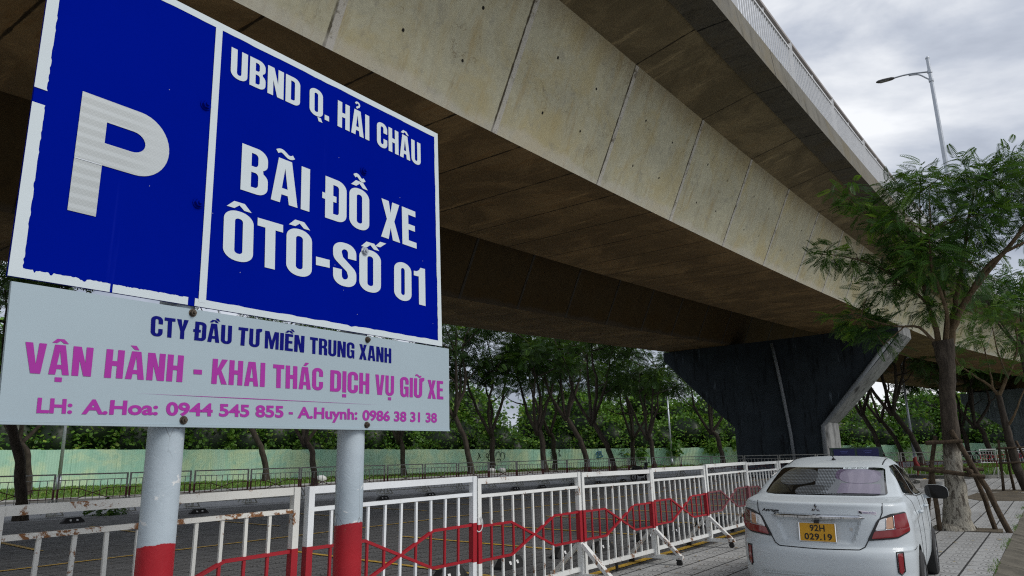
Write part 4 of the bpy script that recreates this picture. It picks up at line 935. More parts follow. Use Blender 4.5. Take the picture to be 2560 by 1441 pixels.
# ------------------------------------------------------------------ far grey barriers
def make_grey():
    root = empty('grey_barrier', (0, 0, 0)); L = 2.12
    b = MB()
    for x in (0.02, L - 0.02): b.bar((x, 0, 0.12), (x, 0, 1.33), 0.05, 0.05, 0, (0, 1, 0))
    for x in (0.02, L - 0.02): b.bar((x, 0, 0.55), (x, 0, 0.86), 0.054, 0.054, 1, (0, 1, 0))
    b.bar((0, 0, 1.31), (L, 0, 1.31), 0.045, 0.045); b.bar((0, 0, 1.13), (L, 0, 1.13), 0.03, 0.025); b.bar((0, 0, 0.2), (L, 0, 0.2), 0.04, 0.045)
    b.build('frame', [M['grey'], M['greyred']], root)
    b = MB(); br = MB()
    for k in range(1, 10):
        x = L * k / 10; f = min(1, abs(x - L / 2) / 0.42); lo, hi = 0.705 - 0.15 * f, 0.705 + 0.15 * f
        b.bar((x, 0, 0.2), (x, 0, lo), 0.02, 0.02, 0, (0, 1, 0)); b.bar((x, 0, hi), (x, 0, 1.13), 0.02, 0.02, 0, (0, 1, 0))
        if f > 0.1: b.bar((x, 0, lo), (x, 0, hi), 0.02, 0.02, 1, (0, 1, 0))
    for sg in (1, -1):
        k = 0.15 * sg; b.bar((0.05, 0, 0.705 + k), (L / 2 - 0.42, 0, 0.705 + k), 0.024, 0.024, 1); b.bar((L / 2 - 0.42, 0.001 * sg, 0.705 + k), (L / 2 + 0.42, 0.001 * sg, 0.705 - k), 0.024, 0.024, 1); b.bar((L / 2 + 0.42, 0, 0.705 - k), (L - 0.05, 0, 0.705 - k), 0.024, 0.024, 1)
    b.build('bars', [M['grey'], M['greyred']], root)
    b = MB(); x = L - 0.0
    for sg in (1, -1):
        b.bar((x, 0.02 * sg, 0.52), (x, 0.36 * sg, 0.08), 0.045, 0.03, 0, (1, 0, 0)); b.bar((x - 0.1, 0.02 * sg, 0.52), (x - 0.22, 0.30 * sg, 0.08), 0.04, 0.03, 0, (1, 0, 0)); b.bar((x + 0.1, 0.02 * sg, 0.52), (x + 0.24, 0.30 * sg, 0.08), 0.04, 0.03, 0, (1, 0, 0))
    b.bar((x, -0.40, 0.07), (x, 0.40, 0.07), 0.06, 0.05); b.bar((x - 0.24, -0.3, 0.06), (x + 0.26, -0.3, 0.06), 0.05, 0.04)
    b.build('foot', M['grey'], root)
    return root
g0 = make_grey(); gp = [(-14 + 2.2 * k) for k in range(27)]
for i, x in enumerate(gp):
    o = g0 if i == 0 else copy_tree(g0)
    y = 26.0 - 0.097 * (x - 9.4) + random.uniform(-0.05, 0.05); o.location = LW(x, y, -0.012); o.rotation_euler = (0, 0, LOTROT - 0.097 + random.uniform(-0.02, 0.02))
    tag(o, 'grey steel barrier with dull red hexagon bars on the far side of the lot', 'barrier', 'grey barriers along the far road')
for i in range(9):
    o = copy_tree(g0); o.location = LW(45.2 - 0.22 * i, 22.0 - 2.18 * i, -0.012); o.rotation_euler = (0, 0, LOTROT - math.pi / 2 - 0.1)
    tag(o, 'grey steel barrier in the row closing the lot in front of the pier', 'barrier', 'grey barriers across the end of the lot')

# ------------------------------------------------------------------ white sedan
PSI = R(31.8); cf = Vector((math.sin(PSI), math.cos(PSI), 0)); crt = Vector((math.cos(PSI), -math.sin(PSI), 0))
car = empty('parked_car', Vector((2.823, 6.985, 0.0)) - cf * 0.09, -PSI, 'white compact sedan with a yellow licence plate parked on the tiled sidewalk', 'car')
car.rotation_euler = (0, R(0.9), -PSI); car.scale = (0.962, 1, 1); car.location -= crt * 0.035
# local frame: x right, y forward from the rear bumper, z up
def carpaint():
    t = NT('white_car_paint'); c = t.coord('Object'); n = t.noise(c, 1.2, 4)
    t.b.inputs['Coat Weight'].default_value = 0.32; t.b.inputs['Coat Roughness'].default_value = 0.03
    return t.fin(t.mix(n, (0.53, 0.58, 0.61), (0.56, 0.61, 0.64)), 0.4, 0.0, 0.25)
M['paint'] = carpaint()
def glossy(name, col, rough=0.04, coat=0.0, metal=0.0, spec=0.5):
    t = NT(name); c = t.coord('Object'); n = t.noise(c, 3, 3); t.b.inputs['Coat Weight'].default_value = coat; t.b.inputs['Coat Roughness'].default_value = 0.03
    return t.fin(t.mix(n, col, tuple(x * 0.85 for x in col)), rough, metal, spec)
M['glass'] = glossy('dark_glass', (0.004, 0.0045, 0.005), 0.03, 0.15, 0, 0.45)
M['blackplastic'] = glossy('black_trim', (0.010, 0.010, 0.011), 0.35)
M['seam'] = glossy('panel_gap', (0.012, 0.013, 0.014), 0.8)
M['darkchrome'] = glossy('dark_chrome', (0.28, 0.28, 0.30), 0.12, 0, 1.0)
M['chrome'] = glossy('chrome', (0.75, 0.76, 0.78), 0.06, 0, 1.0)
M['redlens'] = glossy('red_lens', (0.22, 0.003, 0.008), 0.12, 0.25)
M['darkred'] = glossy('dark_red_lens', (0.10, 0.002, 0.004), 0.12, 0.25)
M['clearlens'] = glossy('clear_lens', (0.72, 0.74, 0.76), 0.08, 0.9)
M['amber'] = glossy('amber_lens', (0.55, 0.30, 0.18), 0.1, 0.9)
M['plate'] = plain('yellow_plate', (0.62, 0.32, 0.008), 0.4, 0, 0.06)
M['ink2'] = plain('black_lettering', (0.008, 0.008, 0.008), 0.5, 0, 0.1)
M['alloy'] = glossy('alloy_rim', (0.45, 0.46, 0.48), 0.25, 0, 0.8)
M['tyre'] = plain('tyre_rubber', (0.018, 0.018, 0.019), 0.75, 0, 0.2, 20)
def mesh_shade(name, a, b, sc=70):
    t = NT(name); c = t.coord('Object'); sx = t.n('ShaderNodeSeparateXYZ'); t.l(c, sx.inputs[0])
    w = t.math('SINE', t.math('MULTIPLY', sx.outputs[0], sc * 6)); v = t.math('SINE', t.math('MULTIPLY', sx.outputs[2], sc * 3.2)); n = t.noise(c, 6, 5)
    f = t.math('MULTIPLY', t.ramp(t.math('ADD', w, t.math('MULTIPLY', v, 0.6)), -0.2, 0.8), t.ramp(n, 0.3, 0.6, 0.4, 1))
    t.b.inputs['Coat Weight'].default_value = 0.5; t.b.inputs['Coat Roughness'].default_value = 0.05
    return t.fin(t.mix(f, a, b), 0.5)
M['shadegrey'] = mesh_shade('grey_sunshade_mesh', (0.035, 0.04, 0.045), (0.22, 0.25, 0.28))
M['shadedark'] = mesh_shade('dark_sunshade_mesh', (0.018, 0.02, 0.022), (0.10, 0.115, 0.13))
M['shadelilac'] = mesh_shade('lilac_sunshade_film', (0.17, 0.15, 0.215), (0.205, 0.18, 0.25), 10)
M['shadepurple'] = mesh_shade('purple_sunshade_mesh', (0.05, 0.035, 0.07), (0.13, 0.09, 0.17))
M['shadehaze'] = mesh_shade('pale_grey_film', (0.15, 0.165, 0.185), (0.19, 0.20, 0.225), 8)

SL = [  # z, rear y, half width, front y, corner depth
 (0.19, 0.20, 0.70, 4.05, 0.40), (0.22, 0.13, 0.765, 4.16, 0.44), (0.30, 0.055, 0.808, 4.25, 0.47), (0.40, 0.018, 0.825, 4.29, 0.48), (0.52, 0.0, 0.834, 4.30, 0.48),
 (0.60, 0.002, 0.838, 4.29, 0.48), (0.645, 0.018, 0.838, 4.27, 0.47), (0.67, 0.045, 0.838, 4.26, 0.46), (0.70, 0.062, 0.837, 4.25, 0.46), (0.80, 0.072, 0.834, 4.22, 0.46),
 (0.90, 0.080, 0.828, 4.12, 0.46), (0.96, 0.090, 0.822, 3.95, 0.46), (1.01, 0.098, 0.812, 3.62, 0.45), (1.045, 0.102, 0.798, 3.30, 0.44), (1.062, 0.118, 0.786, 3.22, 0.43), (1.072, 0.165, 0.776, 3.19, 0.42),
 (1.085, 0.32, 0.765, 3.15, 0.36), (1.099, 0.50, 0.752, 3.20, 0.28), (1.13, 0.575, 0.735, 3.15, 0.27), (1.20, 0.745, 0.705, 3.03, 0.26), (1.27, 0.915, 0.668, 2.92, 0.32), (1.33, 1.06, 0.635, 2.82, 0.42),
 (1.365, 1.165, 0.612, 2.76, 0.50), (1.392, 1.29, 0.592, 2.70, 0.56), (1.418, 1.45, 0.566, 2.63, 0.56), (1.442, 1.65, 0.53, 2.56, 0.46), (1.460, 1.88, 0.47, 2.48, 0.28), (1.472, 2.02, 0.35, 2.40, 0.18), (1.478, 2.08, 0.15, 2.32, 0.06)]
A = np.array(SL); ii = []
for k in range(len(SL) - 1): ii += [k + j / 7 for j in range(7)]
ii.append(len(SL) - 1); ii = np.array(ii)
def cat(vals):
    o = []
    for t in ii:
        k = min(int(t), len(vals) - 2); f = t - k; p0, p1, p2, p3 = vals[max(k - 1, 0)], vals[k], vals[k + 1], vals[min(k + 2, len(vals) - 1)]
        m1, m2 = (p2 - p0) / 2, (p3 - p1) / 2
        if (p1 - p0) * (p2 - p1) <= 0: m1 = 0
        if (p3 - p2) * (p2 - p1) <= 0: m2 = 0
        o.append((2 * f**3 - 3 * f**2 + 1) * p1 + (f**3 - 2 * f**2 + f) * m1 + (-2 * f**3 + 3 * f**2) * p2 + (f**3 - f**2) * m2)
    return np.array(o)
Z, YR, WD, YF, DR = [cat(A[:, k]) for k in range(5)]
WD = WD * 0.955; DR = DR * 1.08; Z = Z * 0.985
def sstep(a, b_, x): t = np.clip((x - a) / (b_ - a), 0, 1); return t * t * (3 - 2 * t)
NR, NS, NF = 121, 22, 31
rows = []
for z, yr, w, yf, d in zip(Z, YR, WD, YF, DR):
    n = 2.9; ph = np.linspace(-np.pi / 2, np.pi / 2, NR); sgn = np.sign(np.sin(ph))
    d = min(d, 0.40 * (yf - yr)); x = w * sgn * np.abs(np.sin(ph)) ** (2 / n); bow = 1 - np.abs(np.cos(ph)) ** (2 / n)
    y = yr + d * bow + 0.035 * (x / w) ** 2
    dy = np.zeros_like(x)
    dy += 0.030 * sstep(0.02, 0.05, 0.415 - (0.895 - z) * 0.42 - np.abs(x)) * sstep(0.69, 0.73, z) * (1 - sstep(0.885, 0.905, z))
    dy += 0.028 * sstep(0.0, 0.05, 0.60 - np.abs(x)) * (1 - sstep(0.39, 0.425, z))
    dy += 0.016 * sstep(0.0, 0.03, np.abs(x) - 0.66) * (1 - sstep(0.625, 0.65, z)) * sstep(0.40, 0.44, z)
    y = y + dy
    yy = yr + d + 0.035; fd = min(0.75, 0.22 * (yf - yr)); yy = min(yy, yf - fd - 0.02); ys = np.linspace(yy, yf - fd, NS + 2)[1:-1]
    crease = 0.010 * np.exp(-((z - 0.88) / 0.03) ** 2)
    xs = np.full(NS, w + crease); bulge = 0.006 * np.sin((ys - yy) / (yf - yy) * np.pi); xs = xs + bulge
    pf = np.linspace(np.pi / 2, -np.pi / 2, NF); sg = np.sign(np.sin(pf)); xf = w * sg * np.abs(np.sin(pf)) ** (2 / 2.6); yfv = yf - fd * (1 - np.abs(np.cos(pf)) ** (2 / 2.6))
    px = np.concatenate([x, xs, xf, -xs[::-1]]); py = np.concatenate([y, ys, yfv, ys[::-1]])
    rows.append(np.stack([px, py, np.full(len(px), z)], 1))
rows = np.array(rows); nl, npt, _ = rows.shape
Vb = rows.reshape(-1, 3); Fb = []
for i in range(nl - 1):
    for k in range(npt): k2 = (k + 1) % npt; Fb.append((i * npt + k, i * npt + k2, (i + 1) * npt + k2, (i + 1) * npt + k))
Fb.append(tuple(range(npt - 1, -1, -1))); Fb.append(tuple((nl - 1) * npt + k for k in range(npt)))
BV = BVHTree.FromPolygons([Vector(v) for v in Vb], Fb)
me = bpy.data.meshes.new('body_raw'); me.from_pydata([tuple(v) for v in Vb], [], Fb); me.update()
raw = bpy.data.objects.new('body_raw', me); COL.objects.link(raw)
cut = []
for y in (0.94, 3.48):
    b = MB(); b.tube([(0.55, y, 0.30), (1.1, y, 0.30)], 0.335, 40); b.tube([(-1.1, y, 0.30), (-0.55, y, 0.30)], 0.335, 40); o = b.build('arch_cut', M['seam']); cut.append(o)
    md = raw.modifiers.new('b', 'BOOLEAN'); md.object = o; md.operation = 'DIFFERENCE'; md.solver = 'EXACT'
dg = bpy.context.evaluated_depsgraph_get(); dg.update()
bm_ = bpy.data.meshes.new_from_object(raw.evaluated_get(dg)); bpy.data.objects.remove(raw)
for o in cut: bpy.data.objects.remove(o)
bm_.name = 'body'; bm_.materials.clear(); bm_.materials.append(M['paint']); bm_.materials.append(M['seam'])
mi = []
for p in bm_.polygons:
    c = p.center; inside = any(abs(math.hypot(c.y - y, c.z - 0.30) - 0.335) < 0.012 for y in (0.94, 3.48)) and abs(c.x) < 0.80 and c.z < 0.66 or (abs(abs(c.x) - 0.55) < 0.004 and any(math.hypot(c.y - y, c.z - 0.30) < 0.334 for y in (0.94, 3.48)))
    mi.append(1 if inside else 0)
bm_.polygons.foreach_set('material_index', mi); bm_.polygons.foreach_set('use_smooth', [True] * len(mi)); bm_.set_sharp_from_angle(angle=R(32))
body = bpy.data.objects.new('body', bm_); COL.objects.link(body); body.parent = car
def hit(side, a, c):
    if side == 'rear': r_ = BV.ray_cast(Vector((a, -2, c)), Vector((0, 1, 0)))
    elif side == 'right': r_ = BV.ray_cast(Vector((3, a, c)), Vector((-1, 0, 0)))
    elif side == 'left': r_ = BV.ray_cast(Vector((-3, a, c)), Vector((1, 0, 0)))
    else: r_ = BV.ray_cast(Vector((a, c, 4)), Vector((0, 0, -1)))
    return r_[0], r_[1]
def xrange_(poly, z):
    xs = []
    for k in range(len(poly)):
        p, q = poly[k], poly[(k + 1) % len(poly)]
        if (p[1] - z) * (q[1] - z) <= 0 and abs(p[1] - q[1]) > 1e-9: xs.append(p[0] + (q[0] - p[0]) * (z - p[1]) / (q[1] - p[1]))
    return (min(xs), max(xs)) if len(xs) >= 2 else None
def smoothpoly(poly, r_=0.3, n=5):
    o = []
    for k in range(len(poly)):
        p, q, s = Vector(poly[k - 1]), Vector(poly[k]), Vector(poly[(k + 1) % len(poly)])
        a = q + (p - q) * r_; c = q + (s - q) * r_
        for j in range(n + 1): t = j / n; v = a * (1 - t) ** 2 + q * 2 * t * (1 - t) + c * t * t; o.append((v.x, v.y))
    return o
def patch(name, side, poly, mat, off=0.004, parent=None, rnd=0.18, nr=30, nc=36):
    """a piece lying on the body: its outline in side view, its surface following the body, with a thin rim"""
    P = smoothpoly(poly, rnd) if rnd else poly
    z0, z1 = min(p[1] for p in P) + 1e-4, max(p[1] for p in P) - 1e-4; b = MB(); grid = []; base = []
    for i in range(nr + 1):
        z = z0 + (z1 - z0) * i / nr; xr = xrange_(P, z)
        if not xr: xr = (0, 0)
        row = []; rb = []
        for j in range(nc + 1):
            h, nn = hit(side, xr[0] + (xr[1] - xr[0]) * j / nc, z)
            if h is None: h = row[-1] if row else Vector((xr[0], 0.5, z)); nn = Vector((0, -1, 0))
            if side == 'rear' and nn.y > 0 or side == 'right' and nn.x < 0: nn = -nn
            row.append(h + nn * off); rb.append(h - nn * 0.003)
        grid.append(row); base.append(rb)
    w = nc + 1; vs = [p for r_ in grid for p in r_]; fs = []
    for i in range(nr):
        for j in range(nc): fs.append((i * w + j, i * w + j + 1, (i + 1) * w + j + 1, (i + 1) * w + j))
    ring = [(0, j) for j in range(nc)] + [(i, nc) for i in range(nr)] + [(nr, j) for j in range(nc, 0, -1)] + [(i, 0) for i in range(nr, 0, -1)]
    o0 = len(vs); vs += [base[i][j] for i, j in ring]
    for k in range(len(ring)):
        k2 = (k + 1) % len(ring); a, c = ring[k], ring[k2]; fs.append((a[0] * w + a[1], o0 + k, o0 + k2, c[0] * w + c[1]))
    b.add(vs, fs); return b.build(name, mat, parent or car, True, 50)
def seam(b, side, pts, r_=0.0034, off=0.0, step=0.02):
    P = []
    for p, q in zip(pts[:-1], pts[1:]):
        n = max(1, int(math.dist(p, q) / step))
        for k in range(n): P.append((p[0] + (q[0] - p[0]) * k / n, p[1] + (q[1] - p[1]) * k / n))
    P.append(pts[-1]); H_ = []
    for a, c in P:
        h, nn = hit(side, a, c)
        if h is not None: H_.append(h + nn * off)
    if len(H_) > 1: b.tube(H_, r_, 6)
def mirx(poly): return [(-x, z) for x, z in poly]
# rear window: black surround, sunshades, film, glass
RW = [(-0.600, 1.094), (0.600, 1.094), (0.535, 1.345), (-0.535, 1.345)]
rw = patch('rear_window', 'rear', RW, M['glass'], 0.003, None, 0.10, 40, 50)
def ell(cx, cz, rx, rz, tilt=0.0, n=24, e=2.6):
    o = []
    for k in range(n):
        a = 2 * math.pi * k / n; x = rx * math.copysign(abs(math.cos(a)) ** (2 / e), math.cos(a)); z = rz * math.copysign(abs(math.sin(a)) ** (2 / e), math.sin(a)); o.append((cx + x, cz + z + tilt * x))
    return o
def wz(z): return 1.094 + (z - 1.106) * (1.345 - 1.094) / (1.392 - 1.106)
def shade(poly, mat, off):
    poly = [(x * 0.96, wz(z)) for x, z in poly]; patch('sunshade', 'rear', poly, mat, off, rw, 0, 26, 26)
shade([(-0.09, 1.115), (0.20, 1.115), (0.20, 1.375), (-0.12, 1.375)], M['shadegrey'], 0.0045)
shade(ell(-0.30, 1.285, 0.205, 0.082, 0.06), M['shadedark'], 0.006)
shade(ell(-0.14, 1.155, 0.15, 0.045, 0.10), M['shadedark'], 0.0055)
shade([(0.03, 1.118), (0.60, 1.114), (0.55, 1.36), (0.12, 1.365), (0.10, 1.25)], M['shadehaze'], 0.0055)
shade(ell(0.17, 1.315, 0.085, 0.058, 0.0), M['shadepurple'], 0.0065)
shade(ell(0.335, 1.295, 0.205, 0.074, -0.02), M['shadelilac'], 0.008)
shade([(0.14, 1.122), (0.555, 1.120), (0.545, 1.215), (0.16, 1.225)], M['shadelilac'], 0.007)
st_ = patch('window_strip', 'rear', [(0.145, 1.324), (0.385, 1.324), (0.385, 1.342), (0.145, 1.342)], M['letterwhite'], 0.010, rw, 0, 3, 12)
def body_text(name, txt, x0, x1, z0, z1, mat, off, slant=0.0, parent=None, offset=0.03, spacing=1.0, cap=0.727):
    v, f = font_mesh(txt, offset, spacing); a = min(p[0] for p in v); c = max(p[0] for p in v); b = MB(); vs = []
    for p in v:
        t = p[1] / cap; x = x0 + (x1 - x0) * (p[0] - a) / (c - a) + slant * t; h, nn = hit('rear', x, z0 + (z1 - z0) * t)
        if nn.y > 0: nn = -nn
        vs.append(h + nn * off)
    b.add(vs, f); return b.build(name, mat, parent or car)
body_text('lettering', 'XE HỢP ĐỒNG', 0.160, 0.370, 1.3275, 1.3385, M['ink2'], 0.012, 0, st_, 0.010)
# side windows
for sd_, sg in (('right', 1), ('left', -1)):
    patch('side_window', sd_, [(1.00, 1.105), (1.86, 1.045), (1.86, 1.365), (1.55, 1.355), (1.32, 1.305), (1.08, 1.18)], M['glass'], 0.004, None, 0.12)
    patch('side_window', sd_, [(1.93, 1.04), (2.86, 1.02), (2.62, 1.17), (2.40, 1.30), (2.18, 1.355), (1.93, 1.368)], M['glass'], 0.004, None, 0.10)
    b = MB(); seam(b, sd_, [(0.98, 1.095), (1.9, 1.033), (2.88, 1.008)], 0.007, 0.004); b.build('window_trim', M['chrome'], car, True)
    b = MB()
    seam(b, sd_, [(1.02, 1.09), (1.10, 0.98), (1.30, 0.75), (1.36, 0.45), (1.36, 0.30)]); seam(b, sd_, [(1.895, 1.03), (1.90, 0.6), (1.90, 0.30)]); seam(b, sd_, [(2.92, 1.0), (2.98, 0.6), (2.95, 0.30)])
    seam(b, sd_, [(1.30, 0.30), (2.95, 0.30)]); seam(b, sd_, [(0.40, 0.64), (0.62, 0.645)]); b.build('door_gap', M['seam'], car, True)
    for y in (1.50, 2.42):
        h, nn = hit(sd_, y, 0.90); b = MB(); b.tube([h + Vector((0.004 * sg, -0.09, 0)), h + Vector((0.032 * sg, -0.06, 0)), h + Vector((0.036 * sg, 0.05, 0)), h + Vector((0.005 * sg, 0.09, 0))], [0.012, 0.014, 0.014, 0.011], 10); b.build('door_handle', M['paint'], car, True)
    # mirror
    b = MB(); cx = 0.945 * sg
    ring = []
    for y, sc_ in ((2.72, 0.55), (2.69, 0.88), (2.64, 1.0), (2.59, 0.99)):
        ring.append([Vector((cx + 0.125 * sc_ * math.copysign(abs(math.cos(a)) ** 0.65, math.cos(a)), y, 1.045 + 0.078 * sc_ * math.copysign(abs(math.sin(a)) ** 0.65, math.sin(a)) + 0.012 * math.cos(a) * -sg)) for a in np.linspace(0, 2 * np.pi, 28, endpoint=False)])
    vs = [p for r_ in ring for p in r_]; fs = []
    for i in range(3):
        for k in range(28): k2 = (k + 1) % 28; fs.append((i * 28 + k, i * 28 + k2, (i + 1) * 28 + k2, (i + 1) * 28 + k))
    fs.append(tuple(range(28))); b.add(vs, fs); b.bar((0.80 * sg, 2.66, 0.985), (0.90 * sg, 2.66, 1.0), 0.09, 0.045); mr = b.build('door_mirror', M['paint'], car, True, 35)
    b = MB(); b.add([Vector((p.x * 1.0, 2.588, p.z)) for p in ring[-1]], [tuple(range(28))]); b.build('mirror_face', M['glass'], mr)
# tail lamps
TL = [(0.425, 0.728), (0.53, 0.915), (0.64, 0.962), (0.750, 0.975), (0.772, 0.80), (0.67, 0.748)]
RED = [(0.455, 0.740), (0.475, 0.790), (0.655, 0.800), (0.675, 0.948), (0.815, 0.962), (0.826, 0.81), (0.70, 0.764)]
for f_ in (lambda p: p, mirx):
    tl = patch('tail_lamp', 'rear', f_(TL), M['blackplastic'], 0.006, None, 0.12, 34, 40)
    patch('red_lens', 'rear', f_([(0.462, 0.745), (0.494, 0.812), (0.766, 0.842), (0.768, 0.812), (0.67, 0.762)]), M['redlens'], 0.011, tl, 0.08, 20, 40)
    patch('red_lens', 'rear', f_([(0.660, 0.830), (0.660, 0.948), (0.748, 0.962), (0.766, 0.838)]), M['redlens'] if f_ is not mirx else M['darkred'], 0.0115, tl, 0.08, 24, 24)
    patch('clear_lens', 'rear', f_([(0.500, 0.820), (0.545, 0.908), (0.590, 0.925), (0.580, 0.828)]), M['clearlens'], 0.011, tl, 0.12, 18, 16)
    patch('amber_lens', 'rear', f_([(0.588, 0.829), (0.598, 0.922), (0.646, 0.938), (0.646, 0.836)]), M['amber'], 0.011, tl, 0.12, 18, 16)
    b = MB(); seam(b, 'rear', f_([(0.585, 0.828), (0.594, 0.926)]), 0.0045, 0.011); seam(b, 'rear', f_([(0.653, 0.836), (0.653, 0.944)]), 0.005, 0.011); seam(b, 'rear', f_([(0.50, 0.816), (0.66, 0.832)]), 0.004, 0.011); b.build('lamp_divider', M['chrome'], tl, True)
    rf = patch('bumper_reflector', 'rear', f_([(0.660, 0.470), (0.675, 0.455), (0.695, 0.480), (0.699, 0.625), (0.663, 0.625)]), M['redlens'], 0.008, None, 0.1, 20, 8)
    b = MB(); seam(b, 'rear', f_([(0.653, 0.47), (0.675, 0.445), (0.704, 0.476), (0.706, 0.635), (0.655, 0.635), (0.653, 0.47)]), 0.006, 0.002); b.build('reflector_rim', M['blackplastic'], rf, True)
# trunk lid gap, bumper creases
b = MB(); tg = [(-0.578, 1.048), (-0.572, 0.97), (-0.545, 0.91), (-0.43, 0.72), (-0.405, 0.675), (-0.36, 0.652), (0, 0.645), (0.36, 0.652), (0.405, 0.675), (0.43, 0.72), (0.545, 0.91), (0.572, 0.97), (0.578, 1.048)]
seam(b, 'rear', tg, 0.005, 0.0015); b.build('trunk_lid_gap', M['seam'], car, True)
b = MB(); seam(b, 'rear', [(-0.62, 0.24), (-0.60, 0.36), (-0.54, 0.405), (0, 0.412), (0.54, 0.405), (0.60, 0.36), (0.62, 0.24)], 0.008, 0.002); b.build('bumper_moulding', M['paint'], car, True)
# chrome garnish
b = MB(); n = 40; ring = []
for k in range(n + 1):
    x = -0.425 + 0.85 * k / n; h, nn = hit('rear', x, 0.925); e_ = min(1, (k / n) / 0.06, (1 - k / n) / 0.06); s_ = 0.25 + 0.75 * e_
    y = h.y; ring.append([(x, y + 0.004, 0.925 + 0.026 * s_), (x, y - 0.012 * s_, 0.925 + 0.024 * s_), (x, y - 0.036 * s_, 0.925 + 0.006 * s_), (x, y - 0.030 * s_, 0.925 - 0.012 * s_), (x, y - 0.010 * s_, 0.925 - 0.020 * s_), (x, y + 0.004, 0.925 - 0.020 * s_)])
vs = [p for r_ in ring for p in r_]; fs = []
for i in range(n):
    for k in range(5): fs.append((i * 6 + k, i * 6 + k + 1, (i + 1) * 6 + k + 1, (i + 1) * 6 + k))
fs += [tuple(range(6)), tuple(n * 6 + k for k in range(5, -1, -1))]
b.add(vs, fs); b.build('chrome_bar', M['chrome'], car, True, 45)
# plate
pl = Vector((0.0, 0.082, 0.787)); tl_ = R(5)
def pp(x, z, o=0.0): return (x, 0.078 + z * math.tan(tl_) - o, 0.787 + z)
b = MB(); b.add([pp(-0.165, -0.0825), pp(0.165, -0.0825), pp(0.165, 0.0825), pp(-0.165, 0.0825)] + [pp(-0.165, -0.0825, -0.02), pp(0.165, -0.0825, -0.02), pp(0.165, 0.0825, -0.02), pp(-0.165, 0.0825, -0.02)], [(0, 1, 2, 3), (0, 4, 5, 1), (1, 5, 6, 2), (2, 6, 7, 3), (3, 7, 4, 0)])
plate = b.build('licence_plate', M['plate'], car)
b = MB(); cs = [(-0.165, -0.0825), (0.165, -0.0825), (0.165, 0.0825), (-0.165, 0.0825)]
for k in range(4): b.bar(pp(*cs[k], 0.002), pp(*cs[(k + 1) % 4], 0.002), 0.008, 0.008)
b.build('plate_frame', M['chrome'], plate)
b = MB()
for txt, x0, x1, z0, z1 in (('92H', -0.068, 0.068, 0.010, 0.066), ('029.19', -0.122, 0.128, -0.066, -0.010)):
    v, f = font_mesh(txt, 0.022, 1.06); a = min(p[0] for p in v); c = max(p[0] for p in v)
    b.add([pp(x0 + (x1 - x0) * (p[0] - a) / (c - a), z0 + (z1 - z0) * p[1] / 0.727, 0.0025) for p in v], f)
b.build('lettering', M['ink2'], plate)
b = MB(); b.box((-0.022, 0.055, 0.868), (0.022, 0.10, 0.892)); b.build('rear_camera', M['blackplastic'], car)
h, nn = hit('rear', 0.30, 0.822); b = MB(); b.tube([h, h - Vector((0, 0.006, 0))], 0.016, 16); b.build('key_lock', M['chrome'], car)
body_text('lettering', 'Attrage', -0.53, -0.355, 0.955, 0.982, M['blackplastic'], 0.004, 0.012, None, 0.03)
# three diamond emblem
b = MB(); h, nn = hit('rear', 0.0, 0.995)
cz = 0.997; r_ = 0.023
for a in (90, 210, 330):
    d = (math.cos(R(a)), math.sin(R(a))); s_ = (-d[1], d[0]); L = r_ * 2
    P_ = [(0, 0), (d[0] * L / 2 + s_[0] * r_ * 0.577, d[1] * L / 2 + s_[1] * r_ * 0.577), (d[0] * L, d[1] * L), (d[0] * L / 2 - s_[0] * r_ * 0.577, d[1] * L / 2 - s_[1] * r_ * 0.577)]
    y = h.y - 0.005; b.add([(p[0], y, cz + p[1]) for p in P_] + [(p[0], h.y + 0.004, cz + p[1]) for p in P_] + [((P_[0][0] + P_[2][0]) / 2, y - 0.004, cz + (P_[0][1] + P_[2][1]) / 2)], [(0, 1, 8), (1, 2, 8), (2, 3, 8), (3, 0, 8), (0, 4, 5, 1), (1, 5, 6, 2), (2, 6, 7, 3), (3, 7, 4, 0)])
b.build('emblem', M['darkchrome'], car)
# dealer sticker
sk = patch('sticker', 'rear', [(0.375, 0.956), (0.525, 0.950), (0.525, 0.985), (0.375, 0.991)], plain('sticker_white', (0.60, 0.56, 0.62), 0.5), 0.002, None, 0, 3, 8)
patch('sticker_mark', 'rear', [(0.379, 0.961), (0.404, 0.960), (0.404, 0.986), (0.379, 0.987)], M['blackplastic'], 0.003, sk, 0, 3, 4)
body_text('lettering', 'DAESCO ĐÀ NẴNG', 0.412, 0.520, 0.966, 0.976, M['navyink'], 0.003, 0, sk, 0.010)
# antenna
h, nn = hit('top', -0.02, 1.62)
b = MB(); b.tube([h, h + Vector((0, 0, 0.02))], [0.026, 0.016], 12); b.tube([h + Vector((0, 0, 0.02)), h + Vector((-0.02, -0.13, 0.15))], [0.006, 0.004], 8); b.build('antenna', M['blackplastic'], car, True)
b = MB()
for sg in (1, -1):
    q = []
    for y in np.linspace(1.50, 2.12, 12):
        h, nn = hit('top', 0.50 * sg, y)
        if h is not None: q.append(h)
    b = MB(); b.tube(q, 0.007, 6); b.build('roof_gutter', M['blackplastic'], car, True)
